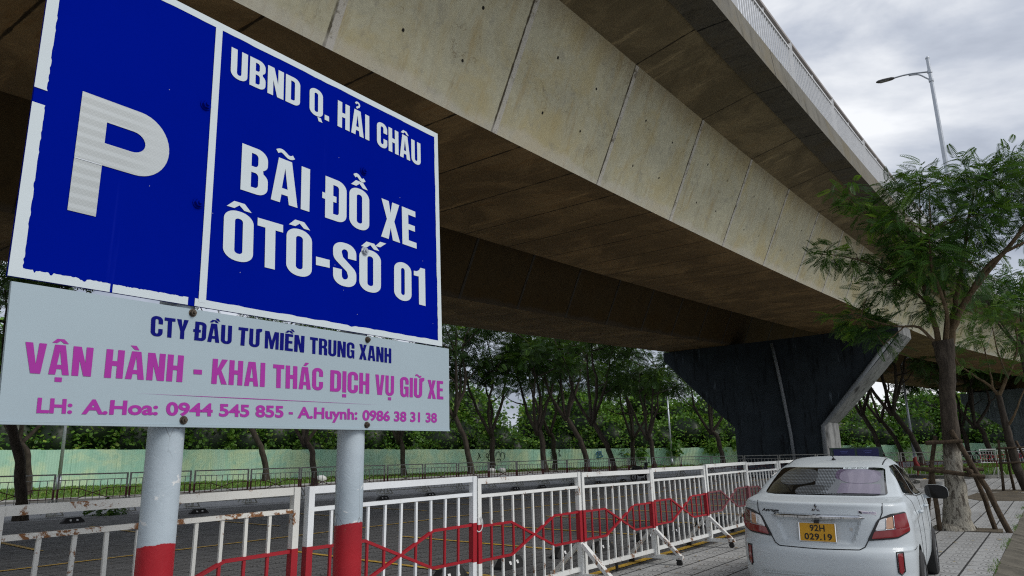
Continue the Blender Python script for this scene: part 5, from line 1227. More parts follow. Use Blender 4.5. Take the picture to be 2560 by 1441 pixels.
# wheels
def wheel(x, y):
    w = MB(); r_o, r_i, hw = 0.292, 0.20, 0.09; n = 40; prof = [(-hw, r_i), (-hw * 1.02, 0.25), (-hw * 0.8, r_o - 0.006), (-hw * 0.4, r_o), (hw * 0.4, r_o), (hw * 0.8, r_o - 0.006), (hw * 1.02, 0.25), (hw, r_i)]
    vs = []; fs = []
    for k in range(n):
        a = 2 * math.pi * k / n
        for p in prof: vs.append((p[0], p[1] * math.cos(a), p[1] * math.sin(a)))
    m_ = len(prof)
    for k in range(n):
        k2 = (k + 1) % n
        for j in range(m_ - 1): fs.append((k * m_ + j, k * m_ + j + 1, k2 * m_ + j + 1, k2 * m_ + j))
    w.add(vs, fs); root = bpy.data.objects.new('wheel', None); COL.objects.link(root); root.parent = car; root.location = (x, y, 0.292)
    w.build('tyre', M['tyre'], root, True, 40)
    sg = 1 if x > 0 else -1; b = MB(); b.tube([(sg * 0.03, 0, 0), (sg * 0.082, 0, 0)], [0.06, 0.045], 18)
    for k in range(8):
        a = 2 * math.pi * k / 8; b.bar((sg * 0.07, 0.04 * math.cos(a), 0.04 * math.sin(a)), (sg * 0.078, 0.195 * math.cos(a), 0.195 * math.sin(a)), 0.032, 0.018, 0, (1, 0, 0))
    vs = []; fs = []
    for k in range(36):
        a = 2 * math.pi * k / 36
        for xx, rr_ in ((sg * 0.06, 0.190), (sg * 0.086, 0.190), (sg * 0.086, 0.205), (sg * 0.06, 0.205)): vs.append((xx, rr_ * math.cos(a), rr_ * math.sin(a)))
    for k in range(36):
        for j in range(4): fs.append((k * 4 + j, k * 4 + (j + 1) % 4, ((k + 1) % 36) * 4 + (j + 1) % 4, ((k + 1) % 36) * 4 + j))
    b.add(vs, fs); b.build('rim', M['alloy'], root, True, 40)
    b = MB(); b.tube([(sg * 0.01, 0, 0), (sg * 0.03, 0, 0)], 0.2, 30); b.build('brake_disc', M['seam'], root)
for x in (0.735, -0.735):
    for y in (0.94, 3.48): wheel(x, y)

# ------------------------------------------------------------------ foliage tools
def frond_template(N, length_f=0.30, wid=0.055, droop=0.25, t0=0.10, ang=62):
    V = []
    for i in range(N):
        t = t0 + (1 - t0) * (i + 0.5) / N; l = length_f * (0.35 + 0.65 * math.sin(math.pi * min(1, t * 0.85 + 0.12)))
        for sg in (1, -1):
            a = R(ang - 22 * t) * sg; d = np.array([math.cos(a), math.sin(a), 0]); n = np.array([-d[1], d[0], 0]) * wid / 2
            p = np.array([t, 0, -droop * t * t]); q = p + d * l + np.array([0, 0, -0.22 * l]); mid = p + d * l * 0.5
            V.append([p - n * 0.35, mid - n + [0, 0, -0.03 * l], q, mid + n + [0, 0, -0.03 * l]])
    V.append([[0, -0.012, 0], [0.5, -0.010, -droop * 0.25], [1, 0, -droop], [0.5, 0.010, -droop * 0.25]])
    return np.array(V)          # (m, 4, 3)
def instance(tmpl, pos, dirs, size, roll=0.5):
    n = len(pos); d = dirs / (np.linalg.norm(dirs, axis=1, keepdims=True) + 1e-9)
    upv = np.tile([0, 0, 1.0], (n, 1)) + rng.normal(0, roll, (n, 3)); y = np.cross(upv, d); y /= (np.linalg.norm(y, axis=1, keepdims=True) + 1e-9); z = np.cross(d, y)
    B_ = np.stack([d, y, z], 1)      # rows are the axes
    V = np.einsum('mkc,ncd->nmkd', tmpl, B_) * size[:, None, None, None] + pos[:, None, None, :]
    return V.reshape(-1, 3)
def foliage(name, clusters, per, size, tmpl, mat, parent=None, flat=0.75, bright=0.08, out=0.8, dn=-0.15, shell=0.55):
    """clusters: (x, y, z, r)"""
    P, D, S, Q = [], [], [], []
    for (x, y, z, r) in clusters:
        n = max(6, int(per * r * r)); v = rng.normal(0, 1, (n, 3)); v /= np.linalg.norm(v, axis=1, keepdims=True)
        rad = r * (shell + (1 - shell) * rng.uniform(0, 1, n)) ** 1.0 * rng.uniform(0.35, 1.0, n) ** 0.5
        p = v * rad[:, None]; p[:, 2] *= flat; P.append(p + [x, y, z])
        d = v * out + rng.normal(0, 0.55, (n, 3)); d[:, 2] = d[:, 2] * 0.55 + dn; D.append(d); S.append(rng.uniform(0.7, 1.25, n) * size)
        base = rng.uniform(0, 0.62); q = np.clip(base + rng.normal(0, 0.14, n), 0, 0.78); q[rng.uniform(0, 1, n) < bright * rng.uniform(0.2, 1.8)] = rng.uniform(0.85, 1.0); Q.append(q)
    P, D, S, Q = map(np.concatenate, (P, D, S, Q)); V = instance(tmpl, P, D, S); m_ = len(tmpl)
    F = np.arange(len(V)).reshape(-1, 4); return np_mesh(name, V, F, mat, parent, np.repeat(Q, m_))
def wig(pts, amp, sub=4):
    pts = [Vector(p) for p in pts]; o = []
    for i in range(len(pts) - 1):
        for k in range(sub):
            t = k / sub; p0 = pts[max(i - 1, 0)]; p1 = pts[i]; p2 = pts[i + 1]; p3 = pts[min(i + 2, len(pts) - 1)]
            q = 0.5 * ((2 * p1) + (p2 - p0) * t + (2 * p0 - 5 * p1 + 4 * p2 - p3) * t * t + (3 * p1 - p0 - 3 * p2 + p3) * t ** 3)
            o.append(q + Vector((random.uniform(-amp, amp), random.uniform(-amp, amp), 0)) * (1 if i + k else 0))
    o.append(pts[-1]); return o
def lerp_r(n, a, b): return [a + (b - a) * k / (n - 1) for k in range(n)]

# ------------------------------------------------------------------ near tree beside the car
FR = frond_template(12, 0.25, 0.052, 0.34)
NB = Vector((8.34, 14.25, 0)); na = math.atan2(NB.x, NB.y)
t1 = empty('tree', NB, -na, 'young feathery-leaved tree with whitewashed trunk propped by stakes beside the white car', 'tree')
# local: x to the right seen from the road, y away
def ln(name, pts, r0_, r1_, mat, parent, n=12, amp=0.012, jit=0.05, sub=4):
    P = wig(pts, amp, sub); b = MB(); b.tube(P, lerp_r(len(P), r0_, r1_), n, jit=jit); return b.build(name, mat, parent, True)
tp = wig([(0.02, 0, -0.1), (0.04, 0, 0.12), (0.10, 0, 0.8), (0.15, 0, 1.6), (0.22, 0, 2.5), (0.29, 0, 3.2), (0.29, 0, 3.62)], 0.012, 5)
rad = []
for p in tp:
    z = p.z; rad.append(0.40 - 0.11 * (z + 0.1) / 0.2 if z < 0.1 else (0.25 - 0.095 * min(1, (z - 0.1) / 1.0) if z < 1.1 else 0.155 - 0.008 * (z - 1.1) + (0.06 * max(0, (z - 3.0) / 0.6))))
b = MB(); b.tube(tp, rad, 20, jit=0.075); b.build('trunk', M['bark'], t1, True)
for pts, ra, rb in (
    ([(0.22, 0, 3.45), (0.20, 0.05, 3.9), (0.12, 0.15, 4.5), (0.16, 0.2, 5.2), (0.22, 0.1, 6.2)], 0.085, 0.02),
    ([(0.36, 0, 3.40), (0.55, 0.0, 3.95), (0.95, -0.1, 4.55), (1.44, -0.2, 5.08), (1.93, -0.2, 5.65), (2.35, -0.2, 6.2)], 0.10, 0.025),
    ([(0.34, 0.05, 3.45), (0.60, 0.2, 4.3), (0.80, 0.25, 4.96), (1.05, 0.3, 5.9), (1.33, 0.3, 6.85)], 0.085, 0.018),
    ([(0.18, 0, 3.5), (-0.07, -0.1, 3.90), (-0.5, -0.25, 3.95), (-1.10, -0.3, 4.2)], 0.045, 0.012),
    ([(0.14, 0.15, 4.4), (-0.25, 0.1, 4.9), (-0.75, 0.0, 5.35), (-1.30, -0.1, 5.6), (-1.75, -0.1, 5.72)], 0.04, 0.008),
    ([(0.90, -0.1, 4.5), (1.30, -0.4, 5.0), (1.85, -0.6, 5.25), (2.5, -0.7, 5.7)], 0.055, 0.015),
    ([(0.30, -0.05, 3.45), (0.42, -0.4, 4.1), (0.30, -0.8, 4.9), (0.35, -1.0, 5.6)], 0.06, 0.015),
    ([(0.30, 0.1, 3.5), (0.45, 0.6, 4.3), (0.5, 1.0, 5.2), (0.7, 1.2, 6.0)], 0.06, 0.015),
    ([(0.16, 0.2, 5.2), (-0.2, 0.2, 6.0), (-0.75, 0.1, 6.5), (-1.1, 0.0, 7.0)], 0.03, 0.006), ([(0.2, 0.1, 6.0), (0.3, 0.1, 6.6), (0.38, 0.1, 7.25)], 0.02, 0.005),
    ([(-0.3, -0.2, 3.95), (-0.55, -0.3, 3.75), (-0.75, -0.3, 3.6)], 0.02, 0.006)):
    ln('limb', pts, ra * 0.78, rb * 0.8, M['limb'], t1, 9, 0.015)
CL = [(-0.85, 6.92, 0.45), (-1.11, 7.06, 0.36), (-0.63, 6.41, 0.45), (-0.12, 6.85, 0.5), (0.28, 7.04, 0.45), (0.39, 7.28, 0.22), (0.51, 6.54, 0.6), (1.03, 6.68, 0.55), (1.41, 6.94, 0.5), (1.82, 7.0, 0.5), (2.08, 7.01, 0.5), (2.18, 6.4, 0.7), (1.52, 6.31, 0.7), (-0.29, 6.08, 0.6), (0.19, 5.82, 0.8), (0.76, 5.79, 0.8), (1.29, 5.69, 0.6), (1.87, 6.06, 0.6), (-0.59, 5.51, 0.5), (-0.2, 5.1, 0.6), (0.37, 5.02, 0.8), (0.93, 5.09, 0.6), (-0.68, 4.83, 0.45), (-0.97, 5.57, 0.43), (-1.43, 5.64, 0.44), (-1.78, 5.75, 0.3), (-0.21, 4.42, 0.4), (-0.85, 4.67, 0.35), (0.28, 4.36, 0.45), (0.64, 4.48, 0.4), (-1.45, 4.42, 0.36), (-1.14, 4.19, 0.5), (-0.81, 3.86, 0.48), (-0.61, 3.66, 0.25), (1.18, 5.88, 0.6), (2.25, 5.64, 0.45), (2.52, 6.22, 0.7), (1.41, 5.17, 0.3)]
cl3 = []
for x, z, r in CL:
    w = 1.35 * math.sqrt(max(0.05, 1 - min(1, abs(x - 0.6) / 2.4) ** 2)) * (0.4 + 0.6 * min(1, r / 0.6))
    for k in range(3 if r > 0.42 else 1): cl3.append((x + random.uniform(-0.15, 0.15), random.uniform(-w, w) * (1 if r > 0.52 else 0.3), z + random.uniform(-0.12, 0.12), r * random.uniform(0.6, 0.9)))
NL = [Vector(p) for c_ in t1.children if c_.name.startswith('limb') for p in [v.co for v in c_.data.vertices][::9]]
for c_ in cl3:
    tip = Vector(c_[:3]); q = min(NL, key=lambda p: (p - tip).length + max(0, p.z - tip.z) * 1.5)
    if 0.15 < (tip - q).length < 2.2: ln('twig', [q, (q + tip) / 2 + Vector((0, 0, 0.06)), tip], 0.013, 0.004, M['limb'], t1, 5, 0.01, 0, 3)
foliage('crown', cl3, 165, 0.36, FR, M['leafnear'], t1, 0.85, 0.17, 0.9, -0.12, 0.5)
# stakes and cross bars round the trunk
sup = empty('tree_support', NB, -na, 'rough wooden stakes and cross bars propping the whitewashed tree trunk', 'tree stakes')
for pts, r_ in (([(0.86, -0.35, -0.1), (0.60, -0.22, 0.75), (0.18, -0.22, 1.85)], 0.052), ([(0.66, 0.20, -0.1), (0.5, 0.12, 0.8), (0.26, -0.02, 1.75)], 0.046), ([(-0.50, 0.45, -0.1), (-0.30, 0.28, 0.9), (-0.10, 0.05, 1.75)], 0.046), ([(-0.26, -0.30, -0.1), (-0.24, -0.27, 0.9), (-0.22, -0.24, 1.30)], 0.044)):
    ln('stake', pts, r_, r_ * 0.85, M['wood'], sup, 9, 0.012, 0.08)
for a, c, r_ in (((-0.28, -0.26, 1.62), (0.34, -0.28, 1.64), 0.04), ((-0.55, -0.30, 1.16), (0.60, -0.34, 0.98), 0.045), ((-0.42, 0.27, 1.12), (0.62, 0.28, 1.10), 0.04), ((0.36, -0.42, 1.08), (0.50, 0.45, 1.06), 0.05)):
    ln('cross_bar', [a, tuple((a[i] + c[i]) / 2 for i in range(3)), c], r_, r_ * 0.85, M['wood'], sup, 8, 0.006, 0.08)

# second tree, bright leaves, at the right edge
TB = Vector((17.41, 25.72, 0)); ta = math.atan2(TB.x, TB.y)
t2 = empty('tree', TB, -ta, 'smaller bright green tree with a slanting bare trunk at the right edge', 'tree')
ln('trunk', [(0.3, 0, -0.1), (0.10, 0, 0.8), (0.02, 0, 1.74), (-0.02, 0, 2.6), (-0.06, 0, 3.3)], 0.17, 0.085, M['barkdark'], t2, 12)
for pts, ra, rb in (([(-0.06, 0, 3.25), (-0.25, 0, 3.62), (-0.66, 0.1, 4.04), (-1.10, 0.1, 4.5), (-1.2, 0.1, 5.0)], 0.06, 0.012), ([(-0.05, 0, 3.25), (0.3, 0, 3.95), (0.7, 0.1, 4.8), (0.85, 0.2, 5.9)], 0.07, 0.015), ([(0.02, 0, 2.2), (0.25, -0.1, 2.5), (0.5, -0.2, 3.0), (1.1, -0.3, 4.2)], 0.05, 0.015), ([(-0.2, 0, 3.55), (-0.2, 0.4, 4.4), (-0.3, 0.6, 5.6)], 0.045, 0.012), ([(0.3, 0, 3.95), (0.15, -0.4, 4.8), (0.1, -0.5, 5.8)], 0.04, 0.012)):
    ln('limb', pts, ra, rb, M['limb'], t2, 8, 0.015)
CL = [(-0.46, 6.1, 0.75), (0.29, 6.15, 0.7), (0.86, 5.93, 0.7), (-0.69, 5.38, 0.6), (0.02, 5.15, 0.65), (0.84, 5.06, 0.7), (-1.07, 4.52, 0.5), (-0.59, 4.33, 0.4), (0.13, 4.27, 0.4), (0.81, 4.17, 0.4), (1.43, 5.14, 0.9), (1.81, 6.09, 0.9), (-1.11, 5.12, 0.4), (0.71, 6.54, 0.45), (-0.03, 6.5, 0.45)]
cl3 = [(x + random.uniform(-.1, .1), random.uniform(-0.9, 0.9), z + random.uniform(-.1, .1), r * 0.85) for x, z, r in CL for k in range(2)]
foliage('crown', cl3, 75, 0.40, frond_template(8, 0.28, 0.085, 0.3), M['leafbright'], t2, 0.6, 0.22, 0.9, -0.02)
sup2 = empty('tree_support', TB, -ta, 'thin wooden stakes tied round the slanting trunk at the right edge', 'tree stakes')
for pts in ([(-0.42, 0, -0.1), (-0.30, 0, 1.75)], [(-0.10, 0.35, -0.1), (-0.14, 0.1, 1.5)], [(0.75, 0.1, -0.1), (0.2, 0.05, 1.7)]): ln('stake', pts, 0.05, 0.04, M['wood'], sup2, 8, 0.01)
for z in (0.95, 1.45): ln('cross_bar', [(-0.42, -0.16, z), (0.42, -0.16, z + 0.02)], 0.035, 0.03, M['wood'], sup2, 8, 0.005)

# ------------------------------------------------------------------ street trees
FT = frond_template(6, 0.34, 0.105, 0.25, 0.12, 58)
def street_proto(k):
    rg = random.Random(40 + k); root = empty('street_tree', (0, 0, 0)); lean = (-0.9, -1.6, -0.5, -1.2)[k]; H_ = (3.3, 4.2, 3.0, 4.4)[k]
    tr = [(0, 0, -0.15), (lean * 0.10, 0.05, 1.2), (lean * 0.45, 0.0, 2.8), (lean, 0.1, H_)]
    P = wig(tr, 0.05, 4); b = MB(); rr_ = [0.225 + 0.09 * max(0, 1 - p.z / 0.8) - 0.012 * p.z for p in P]; b.tube(P, rr_, 11, jit=0.08); b.build('trunk', M['barkdark'], root, True)
    top = Vector(tr[-1]); cl = []
    for j in range(4):
        a = 2 * math.pi * j / 4 + 0.5 * k + rg.uniform(-0.4, 0.4); L = rg.uniform(1.8, 3.4); rise = rg.uniform(6.2, 9.0)
        cx_, sx_ = math.cos(a), math.sin(a)
        m1 = top + Vector((cx_ * L * 0.45, sx_ * L * 0.45, rise * 0.30)); m2 = top + Vector((cx_ * L * 0.55 + rg.uniform(-.5, .5), sx_ * L * 0.55 + rg.uniform(-.5, .5), rise * 0.62)); e_ = top + Vector((cx_ * L, sx_ * L, rise))
        ln('limb', [top - Vector((0, 0, 0.3)), m1, m2, e_], 0.145, 0.03, M['barkdark'], root, 8, 0.07)
        cl.append((e_.x, e_.y, e_.z, 1.3)); cl.append((m2.x, m2.y, m2.z + 0.8, 0.8))
        for q, f0 in ((m1, 0.7), (m2, 1.0), (m2, 0.8), (e_, 0.7)):
            b2 = a + rg.uniform(-1.3, 1.3); l2 = rg.uniform(1.5, 2.9) * f0; tip = q + Vector((math.cos(b2) * l2, math.sin(b2) * l2, rg.uniform(0.5, 2.0)))
            ln('limb', [q, (q + tip) / 2 + Vector((0, 0, -0.15)), tip], 0.07, 0.02, M['barkdark'], root, 6, 0.04)
            for _ in range(2): cl.append((tip.x + rg.uniform(-.9, .9), tip.y + rg.uniform(-.9, .9), tip.z + rg.uniform(-.5, .6), rg.uniform(0.85, 1.35)))
    cl = [(x, y, z if z > 6.9 else 6.9 + rg.uniform(0, 1.6), r_) for x, y, z, r_ in cl]
    cl = [(x + rg.uniform(-.5, .5), y + rg.uniform(-.5, .5), z + rg.uniform(-.4, .4), r_ * rg.uniform(0.55, 0.85)) for x, y, z, r_ in cl for _ in range(2)]
    foliage('crown', cl, 36, 0.70, FT, M['leafdark'], root, 0.6, 0.07, 0.9, -0.1, 0.35)
    return root
protos = [street_proto(k) for k in range(4)]
TREES = [((9.1, 25.4), 3, 0.72, 1.2, 'stout dark trunk of a tree in front of the road, just inside the left edge'), ((17.5, 48.3), 0, 0.9, 0.4, 'tree beside the green fence at the very left edge'),
 ((38.1, 55.0), 1, 0.95, 0.0, 'leaning tree with patchy pale bark seen between the two sign posts'), ((26.4, 33.6), 0, 0.8, 0.9, 'dark tree trunk beside the road, just left of the right sign post'),
 ((51.1, 51.5), 2, 0.9, 0.3, 'pale thin tree trunk right of the right sign post, below the board'), ((52.4, 44.0), 3, 1.0, 0.2, 'dark tall street tree just right of the sign board, left one of a close pair'),
 ((57.3, 45.3), 0, 0.95, 2.6, 'street tree close behind the dark one right of the sign, right one of the pair'), ((60.2, 41.0), 2, 1.05, 0.1, 'street tree in front of the drip-painted graffiti on the green fence'),
 ((62.2, 37.2), 1, 1.0, 0.0, 'crooked dark street tree left of the blue graffiti'), ((77.2, 40.0), 2, 0.95, 3.4, 'slim street tree behind the parked motorbike'),
 ((46.5, 25.6), 1, 0.95, -0.2, 'slanting dark tree right of the far slim lamp post and left of the pier'), ((68.6, 33.2), 2, 0.85, 1.0, 'pale slim tree half hidden between the slanting tree and the pier'),
 ((75.8, 28.6), 0, 0.9, 0.2, 'dark tree right against the left edge of the dark pier'), ((84.5, 14.7), 3, 0.95, -0.3, 'upright dark tree just right of the pier, above the car roof'),
 ((92.5, 14.0), 1, 0.9, 0.3, 'thin leaning tree between two darker trees above the car'), ((67.0, 8.8), 1, 0.85, 0.0, 'strongly leaning dark tree left of the whitewashed trunk'),
 ((82.0, 5.0), 0, 0.85, 0.5, 'pale branching tree above the red and white barriers, right one of two'), ((88.0, 7.2), 2, 0.85, 0.2, 'pale branching tree above the red and white barriers, left one of two'),
 ((79.0, 24.0), 3, 1.0, 1.4, 'street tree hidden behind the dark pier'), ((72.0, 47.5), 0, 1.0, 1.9, 'small dark tree close to the fence behind the crooked street tree')]
view0 = {}
for i, ((x, y), k, sc_, rz_, lb) in enumerate(TREES):
    if 'hidden behind the dark pier' in lb: continue
    o = copy_tree(protos[k]); p = LW(x, y, -0.01); o.location = p; az_ = math.atan2(p.x, p.y); o.rotation_euler = (0, 0, -az_ + rz_ * 0.6); sc_ *= 1.28 if math.hypot(x, y) > 58 else 1.0; o.scale = (sc_, sc_, sc_)
    tag(o, lb, 'tree', 'street trees beyond the parking lot')
for r_ in protos:
    for c in list(r_.children): bpy.data.objects.remove(c)
    bpy.data.objects.remove(r_)

# ------------------------------------------------------------------ green corrugated fence
FP = [(-30, 73), (5, 68), (22.9, 65), (78.8, 54.4), (93, 36), (108, 17), (112, -10), (110, -50)]; FT_ = [3.0, 3.0, 2.95, 2.45, 2.2, 2.0, 1.9, 1.9]
fp = [LW(x, y) for x, y in FP]
fen = empty('corrugated_fence', fp[2], 0, 'long pale green corrugated iron fence with graffiti beyond the road', 'fence')
b = MB(); run = 0
for i in range(len(fp) - 1):
    a, c = fp[i], fp[i + 1]; L = (c - a).length; n = max(1, int(L / 1.1)); d = (c - a) / L; nn = Vector((-d.y, d.x, 0))
    for k in range(n):
        s0_, s1_ = L * k / n, L * (k + 1) / n; zt = FT_[i] + (FT_[i + 1] - FT_[i]) * (k + 0.5) / n + random.uniform(-0.03, 0.03); j = random.uniform(-0.02, 0.02)
        p, q = a + d * s0_ - fen.location + nn * j, a + d * s1_ - fen.location + nn * j
        vs = [p + Vector((0, 0, -0.2)), q + Vector((0, 0, -0.2)), q + Vector((0, 0, zt)), p + Vector((0, 0, zt))]; bk = [v + nn * 0.04 for v in vs]
        u0_, u1_ = run + s0_, run + s1_; uvv = [(u0_, 0), (u1_, 0), (u1_, zt), (u0_, zt)]
        b.add(vs + bk, [(0, 1, 2, 3), (4, 7, 6, 5), (3, 2, 6, 7), (0, 3, 7, 4), (1, 5, 6, 2)], 0, uvv + uvv)
    run += L
b.build('iron_sheets', M['fence'], fen)
STA = [[(1,46.39,2.12),(1,46.6,1.73),(1,46.75,1.56)],[(1,46.68,2.01),(1,46.45,1.62),(1,46.26,1.32)],[(1,47.96,2.1),(1,47.73,1.99),(1,47.65,1.71),(1,47.95,1.54)],[(1,48.03,1.99),(1,47.98,1.37),(1,48.21,1.2),(1,48.44,1.36),(1,48.53,1.93)],[(1,48.3,2.21),(1,48.19,2.38),(1,48.39,2.52),(1,48.5,2.32),(1,48.3,2.21)],[(1,48.57,2.26),(1,48.64,1.75),(1,48.82,1.3),(1,48.95,1.98),(1,48.8,2.15),(1,48.92,2.37),(1,49.11,2.43)],[(1,49.22,1.75),(1,49.34,2.11),(1,49.65,2.25),(1,49.92,2.08),(1,49.99,1.56)],[(1,50.0,1.96),(1,50.28,2.13),(1,50.63,1.98),(1,50.65,1.55),(1,50.49,1.27)],[(1,49.32,1.29),(1,49.94,1.37),(1,49.98,1.05)],[(1,48.24,.86),(1,48.54,.77)],[(1,48.39,.78),(1,48.35,.47)],[(1,48.61,.46),(1,48.7,.8),(1,48.92,.57),(1,49.08,.85),(1,49.15,.51)],[(2,1.47,2.32),(2,1.72,2.49),(2,1.59,2.2),(2,1.83,2.25)],[(2,1.39,2.02),(2,1.83,2.04),(2,1.51,1.78),(2,1.82,1.83)],[(2,1.44,1.48),(2,1.81,1.71),(2,1.56,1.36),(2,1.93,1.47)],[(2,1.49,1.18),(2,1.68,1.35),(2,1.54,1.0)],[(2,2.52,2.36),(2,2.7,2.23),(2,2.5,1.94),(2,2.68,1.69),(2,2.76,1.51)],[(2,10.43,1.54),(2,10.9,1.79),(2,10.69,1.36),(2,11.16,1.61)],[(2,11.04,1.18),(2,11.44,1.78),(2,11.7,1.6),(2,11.5,1.25)],[(2,17.95,1.29),(2,18.33,1.54),(2,18.12,1.2),(2,18.59,1.45)]]
STB = [[(2,7.39,1.52),(2,7.55,1.96),(2,7.77,1.86),(2,7.61,1.34)],[(2,7.78,2.04),(2,8.0,1.95),(2,7.85,1.69),(2,8.08,1.64),(2,8.06,2.08)],[(2,7.43,1.26),(2,8.24,1.33),(2,8.12,1.59)]]
for S__, mt, w_ in ((STA, 'ink', 0.035), (STB, 'inkblue', 0.06)):
    b = MB()
    for s in S__:
        P = []
        for i, u, z in s:
            i += 1; a, c = fp[i], fp[i + 1]; d = (c - a).normalized(); nn = Vector((-d.y, d.x, 0)); P.append(a + d * u - nn * 0.05 + Vector((0, 0, z)) - fen.location)
        if len(P) > 2: P = wig(P, 0, 4)
        b.tube(P, w_, 5)
    b.build('graffiti', M[mt], fen)

# ------------------------------------------------------------------ wood behind the fence
MT = frond_template(3, 0.5, 0.34, 0.15, 0.2, 55)
mounds = []
def along(u):      # point and outward normal at run length u of the fence
    for i in range(len(fp) - 1):
        a, c = fp[i], fp[i + 1]; L = (c - a).length
        if u <= L or i == len(fp) - 2: d = (c - a) / L; return a + d * u, Vector((-d.y, d.x, 0))
        u -= L
rg = random.Random(5); u = 4
while u < run - 4:
    p, nn = along(u); left = u < 75
    r_ = rg.uniform(2.6, 4.2); h = rg.uniform(4.2, 6.6) if not left else rg.uniform(5.0, 7.0)
    q = p + nn * ((r_ * 1.25 + rg.uniform(0.6, 1.4)) if u < 118 else rg.uniform(2.6, 4.0)); mounds.append((q.x, q.y, h - r_ * 0.8, r_, 0)); u += rg.uniform(2.6, 3.8)
u = 2
while u < run:
    p, nn = along(u); r_ = rg.uniform(3.5, 5.2); h = rg.uniform(9.5, 13.0) if u > 70 else rg.uniform(12.5, 16.0)
    q = p + nn * rg.uniform(8, 13); mounds.append((q.x, q.y, h - r_, r_, 1)); mounds.append((q.x + rg.uniform(-2, 2), q.y + rg.uniform(-2, 2), h * 0.45, r_ * 1.0, 1)); u += rg.uniform(4.0, 6.5)
P, D, S, Q = [], [], [], []; HV = []; HF = []
for (x, y, z, r_, ly) in mounds:
    n = int(150 * r_ ** 2 * (0.7 if ly else 0.95)); v = rng.normal(0, 1, (n, 3)); v /= np.linalg.norm(v, axis=1, keepdims=True)
    tocam = np.array([-x, -y, 0.0]); tocam /= np.linalg.norm(tocam); keep = (v @ tocam + 0.5 * np.clip(v[:, 2], 0, 1)) > -0.25; v = v[keep]; n = len(v)
    lump = 1 + 0.20 * np.sin(v[:, 0] * 5 + x) * np.sin(v[:, 1] * 5 + y) + 0.16 * np.sin(v[:, 2] * 7 + x * 2)
    p = v * (r_ * lump * rng.uniform(0.82, 1.08, n))[:, None]; p[:, 2] *= 0.9; p += [x, y, z]; ok = p[:, 2] > 0.3; p = p[ok]; v = v[ok]; n = len(p)
    P.append(p); d = v + rng.normal(0, 0.6, (n, 3)); d[:, 2] -= 0.15; D.append(d); S.append(rng.uniform(0.5, 1.0, n) * (0.60 if ly else 0.44))
    base = rng.uniform(0.0, 0.55); q = np.clip(base + rng.normal(0, 0.16, n), 0, 0.78); q[rng.uniform(0, 1, n) < 0.10] = rng.uniform(0.82, 1.0); Q.append(q)
    # solid dark hull added inside the clump to block light
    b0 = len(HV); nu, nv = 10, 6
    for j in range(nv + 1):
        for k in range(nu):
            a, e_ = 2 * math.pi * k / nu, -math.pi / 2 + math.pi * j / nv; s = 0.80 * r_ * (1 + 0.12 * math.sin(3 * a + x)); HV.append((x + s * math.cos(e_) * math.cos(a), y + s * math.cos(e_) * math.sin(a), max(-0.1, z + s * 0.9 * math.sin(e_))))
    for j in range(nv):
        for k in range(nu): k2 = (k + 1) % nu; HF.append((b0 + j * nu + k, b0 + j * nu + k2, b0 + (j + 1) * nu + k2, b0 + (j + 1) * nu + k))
P, D, S, Q = map(np.concatenate, (P, D, S, Q)); V = instance(MT, P, D, S, 0.8)
o = np_mesh('wood', V, np.arange(len(V)).reshape(-1, 4), M['leafwood'], None, np.repeat(Q, len(MT)))
tag(o, 'dense green wood and creepers growing behind the green fence', 'wood', kind='stuff')
o = np_mesh('hull', np.array(HV), np.array(HF), M['leafdeep'], None, np.zeros(len(HF)))
tag(o, 'added light-blocking undergrowth inside the wood behind the fence', 'hull', kind='stuff')
# creepers hanging over the fence
cl = []
for u_, w_ in ((88, 2.0), (93, 2.4), (98, 3.0), (102, 2.6), (106, 3.2), (110, 3.2), (114, 3.0), (118, 2.6), (124, 2.2), ):
    p, nn = along(u_ + 35)
    for k in range(3): cl.append((p.x - nn.x * 0.25 + random.uniform(-1, 1), p.y - nn.y * 0.25 + random.uniform(-1, 1), random.uniform(1.5, 2.9), w_ * 0.38))
o = foliage('creeper', cl, 95, 0.5, MT, M['leafwood'], None, 1.0, 0.12, 0.8, -0.5, 0.3); tag(o, 'leafy creeper spilling over the top of the green fence', 'creeper', kind='stuff')
# third, dark tree behind the bright one
t3p = Vector((21.97, 31.0, 0)); t3 = empty('tree', t3p, -math.atan2(t3p.x, t3p.y), 'dark leafy tree top showing between the two nearer trees at the right edge', 'tree')
ln('trunk', [(0.4, 0, -0.1), (0.3, 0, 3), (0.2, 0, 6.5)], 0.2, 0.09, M['barkdark'], t3, 10)
for k in range(5):
    a = k * 1.3; ln('limb', [(0.2, 0, 5.5), (0.2 + 0.8 * math.cos(a), 0.8 * math.sin(a), 7.0), (0.2 + 1.5 * math.cos(a), 1.5 * math.sin(a), 8.3)], 0.06, 0.02, M['barkdark'], t3, 7)
foliage('crown', [(random.uniform(-1.1, 2.2), random.uniform(-1.2, 1.2), random.uniform(7.0, 8.9), random.uniform(0.6, 0.9)) for _ in range(20)], 60, 0.5, frond_template(6, 0.3, 0.11, 0.3), M['leafnear'], t3, 0.7, 0.05)

# ------------------------------------------------------------------ lamps, signs, bikes and bits
lamp_at = bp(50.5, -4.6, 0); lp = Vector((23.07, 35.1, 0)); ldist = 42.0
la = math.atan2(lp.x, lp.y); lamp = empty('street_lamp', Vector((lp.x, lp.y, 10.0)), -la, 'tall grey street lamp with a single curved arm rising above the bridge', 'street lamp')
